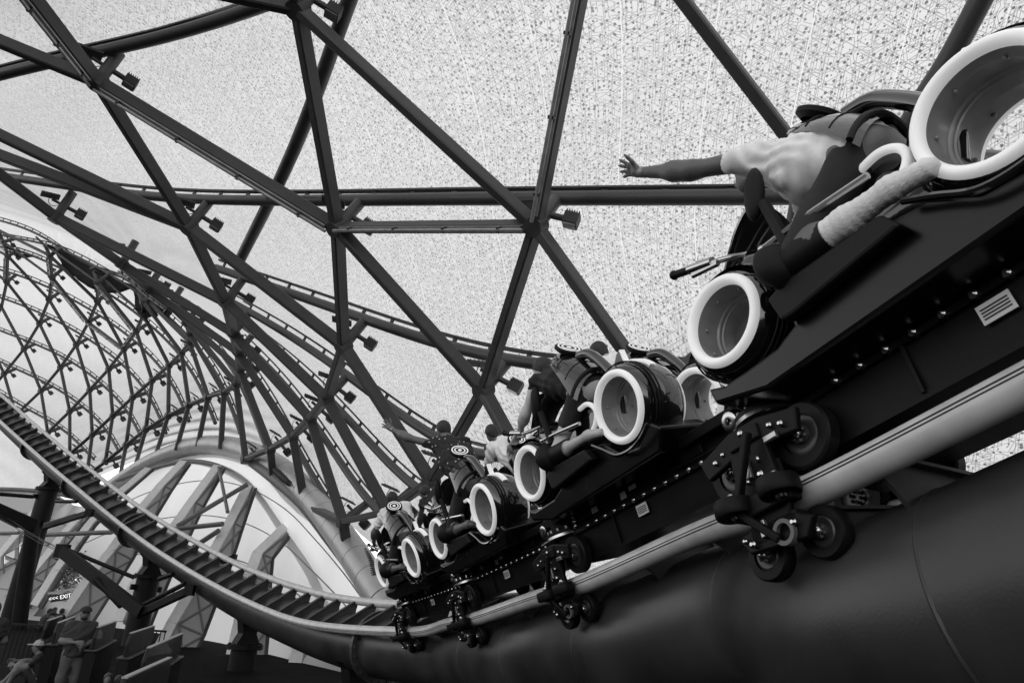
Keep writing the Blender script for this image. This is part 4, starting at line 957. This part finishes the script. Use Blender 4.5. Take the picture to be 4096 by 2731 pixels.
def make_person(J, hs, M, label, group, mats, res=.02, sleeve=.55, shorts=.9, hands=('grip', 'grip'), fwd=(1, 0, 0), upv=(0, 0, 1), hair='short', bulk=1., parent_off=None, face=True, shoes=True, cap=False, extra=None, fold=.008):
    J = {k: np.asarray(v, float) for k, v in J.items()}; f = norm(fwd); uu = norm(np.asarray(upv) - f * (np.asarray(upv) @ f)); lf = np.cross(uu, f); A = np.array([f, lf, uu])
    e = None
    r = lambda v: v * hs * (1 + (bulk - 1) * .7); rt = lambda v: v * hs * bulk
    torso = []
    for sd, sh, hp in ((1, 'shL', 'hipL'), (-1, 'shR', 'hipR')):
        c = J['chest'] + (J[sh] - J['neck']) * .5; b = J['pelvis'] + (J[hp] - J['pelvis']) * .55
        torso += [('c', J[sh] * .72 + J['neck'] * .28, c, rt(.064), rt(.112)), ('c', c, b, rt(.115), rt(.118))]
    torso += [('c', J['chest'], J['pelvis'], rt(.12), rt(.115)), ('c', J['neck'], J['chest'], rt(.075), rt(.11))]
    arms = lambda ex, sf: [q for s in 'LR' for q in [('c', J['sh' + s], J['sh' + s] + (J['el' + s] - J['sh' + s]) * sf, r(.058) + ex, r(.058 - .016 * sf) + ex)]]
    limbs = []
    for s in 'LR':
        sh, el, wr = J['sh' + s], J['el' + s], J['wr' + s]; m_ = el + (wr - el) * .3
        limbs += [('c', sh, el, r(.056), r(.041)), ('c', el, m_, r(.041), r(.042)), ('c', m_, wr, r(.042), r(.027))]
        hp, kn, an, to = J['hip' + s], J['kn' + s], J['an' + s], J['to' + s]; c_ = kn + (an - kn) * .3
        limbs += [('c', hp, kn, r(.09), r(.06)), ('c', kn, c_, r(.057), r(.058)), ('c', c_, an, r(.058), r(.036)), ('c', an, to, r(.036), r(.03))]
    H = J['head']
    head = [('e', H + uu * .015 * hs, np.array([.098, .078, .105]) * hs, A), ('e', H + f * .03 * hs - uu * .055 * hs, np.array([.068, .058, .065]) * hs, A), ('c', J['neck'], H - uu * .05 * hs - f * .01 * hs, r(.058), r(.054))]
    detail = [('e', H + lf * .078 * hs * s_ - uu * .012 * hs - f * .008 * hs, np.array([.02, .011, .033]) * hs, A) for s_ in (1, -1)]
    detail += [('c', H + f * .094 * hs + uu * .012 * hs, H + f * .113 * hs - uu * .028 * hs, .009 * hs, .013 * hs), ('e', H + f * .088 * hs - uu * .062 * hs, np.array([.012, .024, .008]) * hs, A)]
    detail += [('c', H + f * .086 * hs + lf * .034 * s_ * hs + uu * .028 * hs, H + f * .088 * hs + lf * .018 * s_ * hs + uu * .026 * hs, .009 * hs, .009 * hs) for s_ in (1, -1)]
    allp = torso + limbs + head
    mb_ = MB(); lo, hi = bounds(allp, .04 * hs)
    field_mesh(mb_, lambda P: np.minimum(smin(blend(P, torso + limbs, .07 * hs), blend(P, head, .04 * hs), .05 * hs), 9), lo, hi, res * hs)
    lo, hi = bounds(detail, .015 * hs); field_mesh(mb_, lambda P: smin(blend(P, detail, .008 * hs), blend(P, head, .04 * hs) + .006 * hs, .02 * hs), lo, hi, min(res, .011) * hs)
    for s, kd in zip('LR', hands):
        wr, el = J['wr' + s], J['el' + s]; d = norm(wr - el)
        if kd == 'grip': pr = hand_prims(wr, norm(d + .5 * f), norm(-uu + .2 * f), hs, .95, .2, s == 'L')
        elif kd == 'open': pr = hand_prims(wr, norm(d + .3 * uu), norm(-uu * .6 - f * .5), hs * 1.08, .12, 1.5, s == 'L')
        else: pr = hand_prims(wr, d, norm(f * .2 - lf * (1 if s == 'L' else -1)), hs, .45, .3, s == 'L')
        lo, hi = bounds(pr, .012 * hs); field_mesh(mb_, lambda P: blend(P, pr, .012 * hs), lo, hi, min(res * .45, .0075) * hs)
    body = mb_.build('person', mats['skin'], None, fix=False)
    if M is not None: body.matrix_world = M
    tag(body, label, 'person', group)
    # shirt
    ex = .016 * hs; sh_ = [(q[0], q[1], q[2], q[3] + ex, q[4] + ex) for q in torso]
    sl_ = arms(ex * 1.1, sleeve); hem = J['pelvis'] + norm(J['pelvis'] - J['chest']) * .04 * hs; ax_ = norm(J['chest'] - J['pelvis'])
    nk = J['neck'] + ax_ * .035 * hs
    def shirt(P):
        d = blend(P, sh_ + sl_, .07 * hs)
        d = d + fold * hs * np.sin((P[..., 0] * 1.0 + P[..., 1] * .6 - P[..., 2] * .8) * 55 / hs + 2.5 * np.sin(P[..., 2] * 14 / hs + P[..., 1] * 9)) + .009 * hs * np.sin(P[..., 0] * 38 / hs + 9 * P[..., 2] / hs) * np.cos(P[..., 2] * 31 / hs - P[..., 1] * 17 / hs)
        d = np.maximum(d, -((P - hem) @ ax_) - .05 * hs); return np.maximum(d, (P - nk) @ ax_ - .0 * hs) if sleeve < 2 else d
    m_ = MB(); lo, hi = bounds(sh_ + sl_, .03 * hs); field_mesh(m_, shirt, lo, hi, res * hs); m_.build('shirt', mats['shirt'], body, local=True, fix=False)
    tro = []
    for s in 'LR':
        hp, kn, an = J['hip' + s], J['kn' + s], J['an' + s]; ft = min(1., shorts); tro.append(('c', hp, hp + (kn - hp) * ft, r(.09) + ex, r(.09 - .03 * ft) + ex * 1.2))
        if shorts > 1: tro.append(('c', kn, kn + (an - kn) * (shorts - 1), r(.058) + ex * 1.2, r(.05) + ex * 1.2))
    tro += [('c', J['pelvis'], J['pelvis'] + (J['chest'] - J['pelvis']) * .12, rt(.12) + ex * .6, rt(.115) + ex * .6)]
    m_ = MB(); lo, hi = bounds(tro, .03 * hs)
    field_mesh(m_, lambda P: blend(P, tro, .06 * hs) + .004 * hs * np.sin(P[..., 0] * 45 / hs + P[..., 2] * 20 / hs), lo, hi, res * hs); m_.build('trousers' if shorts > 1 else 'shorts', mats['pants'], body, local=True, fix=False)
    if shoes:
        for s in 'LR':
            an, to = J['an' + s], J['to' + s]; pr = [('c', an + (to - an) * .1, to, r(.043), r(.038)), ('c', an, an - norm(to - an) * .03 * hs, r(.043), r(.04))]
            m_ = MB(); lo, hi = bounds(pr, .02 * hs); field_mesh(m_, lambda P: blend(P, pr, .03 * hs), lo, hi, res * hs); m_.build('shoe', mats['shoe'], body, local=True, fix=False)
    if hair:
        hr = [('e', H + uu * .018 * hs - f * .012 * hs, np.array([.114, .096, .118]) * hs, A), ('c', H - f * .06 * hs - uu * .04 * hs, H - f * .055 * hs - uu * .085 * hs, .055 * hs, .045 * hs)]
        if hair == 'tail': hr += [('c', H - f * .09 * hs + uu * .05 * hs, H - f * .15 * hs - uu * .10 * hs, .035 * hs, .02 * hs)]
        def hf(P):
            d = blend(P, hr, .03 * hs); q = P - H
            d = d + .004 * hs * np.sin(P[..., 0] * 130 / hs) * np.cos(P[..., 1] * 120 / hs + P[..., 2] * 90 / hs)
            return np.maximum(d, (q @ f) * .75 - (q @ uu) * .75 - .02 * hs) if hair != 'tail' else np.maximum(d, np.minimum((q @ f) * .75 - (q @ uu) * .75 - .02 * hs, (q @ f) + .05 * hs))
        m_ = MB(); lo, hi = bounds(hr, .02 * hs); field_mesh(m_, hf, lo, hi, min(res, .014) * hs); m_.build('hair', mats['hair'], body, local=True, fix=False)
    if extra: extra(body, J, A, hs)
    return body
SK1 = mat('skin_mid', .11, .5, var=.12, vscale=14, bump=.06, bscale=60); SK2 = mat('skin_light', .45, .5, var=.08, vscale=14, bump=.05)
HAIR = mat('dark_hair', .012, .5, var=.5, vscale=60, bump=.5, bscale=110); SHOE = mat('dark_shoe', .03, .6); SHOEW = mat('pale_shoe', .45, .6, var=.2)
WHITE = mat('pale_cotton', .78, .8, var=.1, bump=.2, bscale=14); GREYC = mat('grey_cotton', .22, .8, var=.2, bump=.2, bscale=14); BLACKC = mat('black_cloth', .01, .85, var=.3, bump=.2, bscale=14)
PANT = mat('dark_shorts', .015, .85, var=.3, bump=.3, bscale=12)
PATT = bpy.data.materials.new('dark_shirt_small_print'); PATT.use_nodes = True
t = PATT.node_tree; b = t.nodes['Principled BSDF']; b.inputs['Roughness'].default_value = .85
tco = t.nodes.new('ShaderNodeTexCoord'); vo = t.nodes.new('ShaderNodeTexVoronoi'); vo.inputs['Scale'].default_value = 13; vo.inputs['Randomness'].default_value = .6
m1 = t.nodes.new('ShaderNodeMath'); m1.operation = 'LESS_THAN'; m1.inputs[1].default_value = .17
m2 = t.nodes.new('ShaderNodeMapRange'); m2.inputs[3].default_value = .014; m2.inputs[4].default_value = .5
t.links.new(tco.outputs['Object'], vo.inputs['Vector']); t.links.new(vo.outputs['Distance'], m1.inputs[0]); t.links.new(m1.outputs[0], m2.inputs[0]); t.links.new(m2.outputs[0], b.inputs['Base Color'])
M_BAR = mat('barrier_dark_slat', .004, .55, var=.3, spec=.2)
HS = 1.19
def legs(J, cy=YC):
    for s, g_ in (('L', 1), ('R', -1)):
        J['hip' + s] = (.66, cy + g_ * .13, .50) if 'hip' + s not in J else J['hip' + s]
        J['kn' + s] = (1.19, cy + g_ * .33, -.03); J['an' + s] = (.52, cy + g_ * .34, -.08); J['to' + s] = (.33, cy + g_ * .34, -.13)
    return J
GL, GR = (1.98, YC + .30, .60), (1.98, YC - .30, .60)
def watch(body, J, A, hs):
    d = norm(J['wrL'] - J['elL']); MB().lathe(J['wrL'] - d * .035 * hs, d, [(0, .03 * hs), (0, .036 * hs), (.03 * hs, .036 * hs), (.03 * hs, .03 * hs)], 20).build('watch', mat('watch_strap', .25, .4, metal=.3), body, local=True)
def lit_calf_and_sock(body, J, A, hs):  # pale cover paints the light on the bare calves; knit only at the foot
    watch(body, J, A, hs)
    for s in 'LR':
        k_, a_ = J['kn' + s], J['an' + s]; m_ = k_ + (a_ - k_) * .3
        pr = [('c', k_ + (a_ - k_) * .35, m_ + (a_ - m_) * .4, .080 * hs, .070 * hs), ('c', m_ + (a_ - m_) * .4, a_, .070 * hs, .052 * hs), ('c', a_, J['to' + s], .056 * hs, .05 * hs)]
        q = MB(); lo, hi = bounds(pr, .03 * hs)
        field_mesh(q, lambda P: blend(P, pr, .04 * hs) + .0022 * hs * np.sin(((P - k_) @ norm(a_ - k_)) * 160 / hs), lo, hi, .011 * hs); q.build('lit_calf_and_sock', mat('lit_calf_and_knit', .72, .85, var=.12, bump=.3, bscale=70), body, local=True, fix=False)
def collar(body, J, A, hs):
    watch(body, J, A, hs)
MD = lambda sk, sh, pa=PANT, ha=HAIR, so_=SHOE: dict(skin=sk, shirt=sh, pants=pa, hair=ha, shoe=so_)
RG = 'riders on the coaster'
# nearest row: big man, arm flung out
J = legs(dict(pelvis=(.68, YC, .50), chest=(1.00, YC, .74), neck=(1.26, -.32, 1.05), head=(1.46, -.34, 1.22), shL=(1.20, -.08, .98), shR=(1.24, -.62, 1.06),
              elL=(1.56, .20, 1.10), wrL=(1.89, .35, 1.36), elR=(1.62, -.74, .78), wrR=(1.90, -.66, .56), hipL=(.66, YC + .14, .46), hipR=(.66, YC - .14, .46)))
make_person(J, HS, MW('1'), 'large rider in a loose pale shirt, nearest motorbike, left arm stretched out', RG, MD(SK1, WHITE, PANT, HAIR, SHOEW), res=.016, sleeve=.6, shorts=.95, hands=('open', 'grip'), fwd=(1, .1, .25), bulk=1.34, extra=lit_calf_and_sock)
# second row: woman, arm down to the bar
J = legs(dict(pelvis=(.64, YC, .50), chest=(1.05, YC, .80), neck=(1.30, -.33, 1.00), head=(1.46, -.34, 1.16), shL=(1.33, -.10, .93), shR=(1.33, -.56, .97),
              elL=(1.56, .02, .62), wrL=(1.88, -.03, .52), elR=(1.62, -.72, .68), wrR=(1.90, -.66, .56)))
make_person(J, HS, MW('2'), 'woman in a dark sleeveless top holding the bars with a bare arm, second row', RG, MD(SK2, BLACKC, PANT, HAIR, SHOEW), res=.017, sleeve=.08, shorts=.5, fwd=(1, .25, -.05), hair='tail')
J = legs(dict(pelvis=(.68, YC, .50), chest=(1.08, YC, .92), neck=(1.32, -.30, 1.20), head=(1.48, -.26, 1.40), shL=(1.30, -.08, 1.12), shR=(1.30, -.54, 1.14),
              elL=(1.62, .02, .84), wrL=(1.9, -.03, .56), elR=(1.62, -.72, .84), wrR=(1.90, -.66, .56)))
make_person(J, HS, MW('2', (0, PITCH, 0)), 'rider beyond the woman, only the dark haired head shows above the seat shell', RG, MD(SK2, WHITE), res=.02, sleeve=.6, fwd=(1, .1, .0))
# third row
J = legs(dict(pelvis=(.68, YC, .56), chest=(.98, YC, 1.02), neck=(1.16, -.33, 1.40), head=(1.27, -.35, 1.62), shL=(1.15, -.06, 1.36), shR=(1.12, -.60, 1.28),
              elL=(1.36, .26, 1.62), wrL=(1.60, .40, 1.88), elR=(1.50, -.74, .92), wrR=(1.88, -.66, .58), hipL=(.66, YC + .14, .56), hipR=(.66, YC - .14, .56)))
make_person(J, HS, MW('3'), 'man in a dark shirt with small white print, left arm raised', RG, MD(SK1, PATT), res=.016, sleeve=.55, hands=('open', 'grip'), fwd=(1, .35, .05), bulk=1.12, extra=watch)
J = legs(dict(pelvis=(.68, YC, .52), chest=(1.04, YC, .95), neck=(1.26, -.27, 1.24), head=(1.38, -.20, 1.44), shL=(1.24, -.03, 1.14), shR=(1.24, -.50, 1.18),
              elL=(1.50, .05, .84), wrL=(1.88, -.03, .56), elR=(1.56, -.70, .84), wrR=(1.90, -.66, .56)))
make_person(J, HS, MW('3', (0, PITCH, 0)), 'man in a pale grey shirt beyond the patterned shirt rider, bent forward', RG, MD(SK1, WHITE), res=.018, sleeve=.6, fwd=(1, .15, .0))
# front row
J = legs(dict(pelvis=(.68, YC, .50), chest=(1.0, -.38, .88), neck=(1.12, -.42, 1.12), head=(1.18, -.46, 1.29), shL=(1.12, -.14, 1.04), shR=(1.10, -.68, 1.06),
              elL=(1.45, .04, .78), wrL=(1.88, -.02, .57), elR=(1.45, -.78, .82), wrR=(1.88, -.66, .57)))
make_person(J, HS, MW('4'), 'man in a pale shirt seen from behind, near side of the front row', RG, MD(SK1, WHITE), res=.018, sleeve=.6, fwd=(1, .1, .0), bulk=1.1)
J = legs(dict(pelvis=(.68, YC, .50), chest=(1.02, -.30, .88), neck=(1.20, -.22, 1.08), head=(1.30, -.17, 1.23), shL=(1.18, .0, 1.0), shR=(1.18, -.46, 1.03),
              elL=(1.46, .06, .74), wrL=(1.88, -.02, .56), elR=(1.5, -.70, .8), wrR=(1.88, -.66, .56)))
make_person(J, HS, MW('4', (0, PITCH, 0)), 'rider in a dark sleeveless vest with bare shoulders, far side of the front row', RG, MD(SK1, BLACKC), res=.018, sleeve=.08, fwd=(1, .4, .0))
# ------------------------------------------------------------ people and barriers at the lower left
def floor_at(x, z):
    return ground_pt(x, z)
def stand(px, z, hs, label, mats, face_cam=True, **kw):
    p = floor_at(px, z); tocam = norm(np.array([-p[0], -p[1], 0])); f = tocam if face_cam else -tocam
    f = norm(f + np.array([kw.pop('turn', 0), 0, 0])); l = np.cross([0, 0, 1.0], f); Mx = Matrix.Identity(4)
    for i in range(3): Mx[i][0], Mx[i][1], Mx[i][2], Mx[i][3] = f[i], l[i], float(i == 2), p[i]
    h = hs
    J = dict(pelvis=(0, 0, .95), chest=(.0, 0, 1.28), neck=(.0, 0, 1.47), head=(.03, 0, 1.63), shL=(-.01, .2, 1.41), shR=(-.01, -.2, 1.41), elL=(.02, .27, 1.13), wrL=(.25, .12, 1.08), elR=(.02, -.27, 1.13), wrR=(.25, -.06, 1.13),
             hipL=(0, .1, .92), hipR=(0, -.1, .92), knL=(.02, .11, .5), knR=(.02, -.12, .5), anL=(0, .12, .09), anR=(0, -.13, .09), toL=(.15, .14, .04), toR=(.15, -.15, .04))
    J.update(kw.pop('J', {})); J = {k: np.array(v) * h for k, v in J.items()}
    return make_person(J, h, Mx, label, kw.pop('group', 'people waiting below the track'), mats, hands=('relax', 'relax'), **kw)
def cap_beard(body, J, A, hs):
    H = J['head']; f, l, u = A
    MB().lathe(H + u * .035 * hs, u, [(0, .112 * hs), (.03 * hs, .108 * hs), (.075 * hs, .08 * hs), (.095 * hs, .03 * hs), (.097 * hs, 0)], 20).box(H + f * .12 * hs + u * .045 * hs, np.array([.06, .07, .006]) * hs, A).build('cap', BLACKC, body, local=True)
    MB().ball(H + f * .045 * hs - u * .075 * hs, np.array([.062, .066, .05]) * hs, 14, 10, A).build('beard', HAIR, body, local=True)
    m_ = MB()
    for s_ in (1, -1): m_.ball(H + f * .098 * hs + l * .034 * s_ * hs + u * .014 * hs, np.array([.012, .03, .02]) * hs, 10, 6, A)
    m_.beam(H + f * .1 * hs + l * .07 * hs + u * .02 * hs, H + f * .1 * hs - l * .07 * hs + u * .02 * hs, .01, .01); m_.build('sunglasses', M_GLOSS, body, local=True)
    MB().tube(crom([J['neck'] + l * .09 * hs + f * .07 * hs, J['chest'] + f * .15 * hs, J['pelvis'] - l * .14 * hs + f * .14 * hs], 5), .012 * hs, 6).build('bag_strap', BLACKC, body, local=True)
PG = 'people waiting below the track'
stand(243, 12.6, 1.0, 'bearded man in cap and sunglasses standing among the dark barriers, hands together', MD(SK1, mat('shaded_grey_shirt', .025, .85, var=.2, bump=.2, bscale=14), mat('shaded_pale_trousers', .07, .85, var=.2, bump=.3, bscale=12)), shorts=1.92, sleeve=.6, res=.018, hair=None, bulk=1.12, extra=cap_beard, turn=.15, fold=.004)  # shirt and trousers coloured darker for the deep shade around the man
# sitting woman with a cap
def seated_M(px, z, lift=0):
    p = floor_at(px, z) + [0, 0, lift]; f = norm(np.array([p[0] * 0 - 1.0, -.35, 0])); l = np.cross([0, 0, 1.0], f); Mx = Matrix.Identity(4)
    for i in range(3): Mx[i][0], Mx[i][1], Mx[i][2], Mx[i][3] = f[i], l[i], float(i == 2), p[i]
    return Mx
def cap_only(body, J, A, hs):
    H = J['head']; f, l, u = A
    MB().lathe(H + u * .03 * hs, u, [(0, .114 * hs), (.03 * hs, .11 * hs), (.075 * hs, .08 * hs), (.1 * hs, .03 * hs), (.102 * hs, 0)], 20).box(H + f * .13 * hs + u * .04 * hs, np.array([.07, .075, .006]) * hs, A).build('cap', mat('worn_pale_cap', .3, .8, var=.5, vscale=20), body, local=True)
J = dict(pelvis=(0, 0, .13), chest=(.10, 0, .44), neck=(.17, 0, .60), head=(.22, 0, .75), shL=(.14, .18, .55), shR=(.14, -.18, .55), elL=(.30, .2, .40), wrL=(.52, .1, .42), elR=(.34, -.2, .46), wrR=(.56, -.1, .48),
         hipL=(.05, .1, .12), hipR=(.05, -.1, .12), knL=(.42, .14, .42), knR=(.44, -.12, .42), anL=(.55, .14, .07), anR=(.70, -.13, .07), toL=(.70, .15, .04), toR=(.86, -.14, .04))
make_person(J, 1.0, seated_M(150, 13.2, .2), 'woman in a pale worn cap sitting low beside the barriers, hugging her knees', PG, MD(SK1, BLACKC, PANT, HAIR, SHOEW), res=.018, sleeve=.5, shorts=.8, hands=('relax', 'relax'), hair='tail', extra=cap_only)
q = floor_at(140, 13.2); tag(MB().box([q[0] - .2, q[1], .1], (.95, .45, .1)).build('low_ledge', M_BAR, bevel=.02), 'low dark ledge the woman in the cap sits on', 'ledge')
JS = dict(J)
for lab, px, z, sh, tu in (('dark haired person sitting in front of the exit opening, leftmost of three', 158, 30.0, mat('dim_top', .06, .85), .4), ('person in black sitting in front of the exit opening, between two others', 186, 31.5, BLACKC, -.3), ('person in black sitting at the exit opening, rightmost of three', 212, 30.5, BLACKC, 1.2)):
    p = floor_at(px, z); f = np.array([math.cos(tu), math.sin(tu), 0]); l = np.cross([0, 0, 1.0], f); Mx = Matrix.Identity(4)
    for i in range(3): Mx[i][0], Mx[i][1], Mx[i][2], Mx[i][3] = f[i], l[i], float(i == 2), p[i]
    make_person(dict(JS), 1.0, Mx, lab, PG, MD(SK1, sh), res=.028, sleeve=.5, shorts=.9, hands=('relax', 'relax'))
stand(-150, 11.5, 1.02, 'dark figure cut off by the left edge of the photo', MD(SK1, BLACKC), face_cam=False, res=.022, shorts=1.9)
stand(355, 9.2, .60, 'child with sunglasses pushed up on the head, at the bottom edge', MD(SK1, BLACKC), face_cam=True, res=.022, extra=cap_beard and None)
stand(402, 9.3, .58, 'second child beside the one at the bottom edge, a little farther right', MD(SK1, GREYC), face_cam=False, res=.022)
# dark slatted queue barriers with slanted smoky top panels
M_SMOKE = mat('smoky_top_panel', .004, .5, var=.3, vscale=2, coat=.1, spec=.3); M_CAP = mat('barrier_cap', .025, .4)
def barrier(lab, a, b, h, slope, wd=.2, glass=True):
    """a,b floor points; slatted box with cap and slanted panel on top"""
    a = np.asarray(a, float); b = np.asarray(b, float); d = norm(b - a); L = np.linalg.norm(b - a); s_ = np.cross(d, [0, 0, 1.0]); ax = np.array([d, s_, [0, 0, 1.0]])
    e = empty('queue_barrier', (a + b) / 2, lab, 'barrier', 'queue barriers below the track')
    c = (a + b) / 2; m_ = MB().box(c + [0, 0, h * .5], (L / 2 - .02, wd / 2 - .03, h * .5 - .002), ax); m_.build('core', M_BAR, e)
    sl_ = MB(); n_ = max(3, int(L / .085))
    for i in range(n_):
        q = a + d * (L * (i + .5) / n_)
        for g_ in (1, -1): sl_.box(q + s_ * g_ * (wd / 2 - .02) + [0, 0, h * .5], (.026, .014, h * .5 - .03), ax)
    sl_.build('slat_side', M_BAR, e)
    MB().box(c + [0, 0, h + .02], (L / 2 + .01, wd / 2 + .01, .018), ax).build('cap', M_CAP, e, bevel=.01)
    if glass:
        z0 = h + .05; poly = [(-L / 2 + .02, 0), (L / 2 - .02, 0), (L / 2 - .02, slope), (L / 2 - .08, .36), (-L / 2 + .2, .36), (-L / 2 + .02, .2)]
        MB().prism(poly, d, (0, 0, 1), s_, c + [0, 0, z0], -.025, .025).build('top_panel', M_SMOKE, e, bevel=.012)
        MB().beam(c + d * (-L / 2 + .2) + [0, 0, z0 + .365], c + d * (L / 2 - .08) + [0, 0, z0 + .365], .06, .018, (0, 0, 1), bev=.005).build('edge_glint', mat('painted_edge_glint', .3, .4), e)  # pale strip paints the sky's glint along the panel's top edge
def top_px(px, py, h):
    o = np.array([0, 0, EYE]); d = S(px, py, 1.0) - o; return o + d * ((h - EYE) / d[2])
BARS = [('dark slatted barrier with a slanted panel, leftmost, beyond the sitting woman', (185, 2493), (246, 2471), 1.35), ('dark barrier with a slanted smoky panel just left of the standing man', (226, 2503), (297, 2474), 1.35),
        ('dark slatted barrier with a slanted panel just right of the standing man', (383, 2522), (462, 2493), 1.35), ('dark barrier panel in front of the foot of the second column', (513, 2547), (615, 2512), 1.35),
        ('large dark barrier panel rising to the right below the coaster spine', (580, 2611), (727, 2544), 1.35), ('nearest dark barrier at the bottom edge with a bright curved corner', (470, 2745), (680, 2645), 1.35)]
for lab, a, b, h in BARS:
    p, q = top_px(*a, h), top_px(*b, h); barrier(lab, [p[0], p[1], 0], [q[0], q[1], 0], h - .36, .2)
# railings behind
def railing(lab, a, b, h=1.05):
    a = np.asarray(a, float); b = np.asarray(b, float); e = empty('railing', (a + b) / 2, lab, 'railing', 'railings below the track'); d = b - a; L = np.linalg.norm(d); m_ = MB()
    MB().beam(a + [0, 0, h], b + [0, 0, h], .06, .05, (0, 0, 1)).beam(a + [0, 0, .12], b + [0, 0, .12], .04, .04, (0, 0, 1)).build('rail_bar', M_BAR, e)
    for i in range(int(L / .13) + 1): p = a + d * min(1, i * .13 / L); m_.beam(p + [0, 0, .1], p + [0, 0, h], .02, .02, d)
    m_.build('baluster_row', M_BAR, e)
railing('dark railing running left behind the sitting woman', top_px(50, 2494, 1.05) * [1, 1, 0], top_px(182, 2503, 1.05) * [1, 1, 0]); railing('short dark railing behind the barriers at the third column', top_px(610, 2520, 1.05) * [1, 1, 0], top_px(664, 2524, 1.05) * [1, 1, 0])
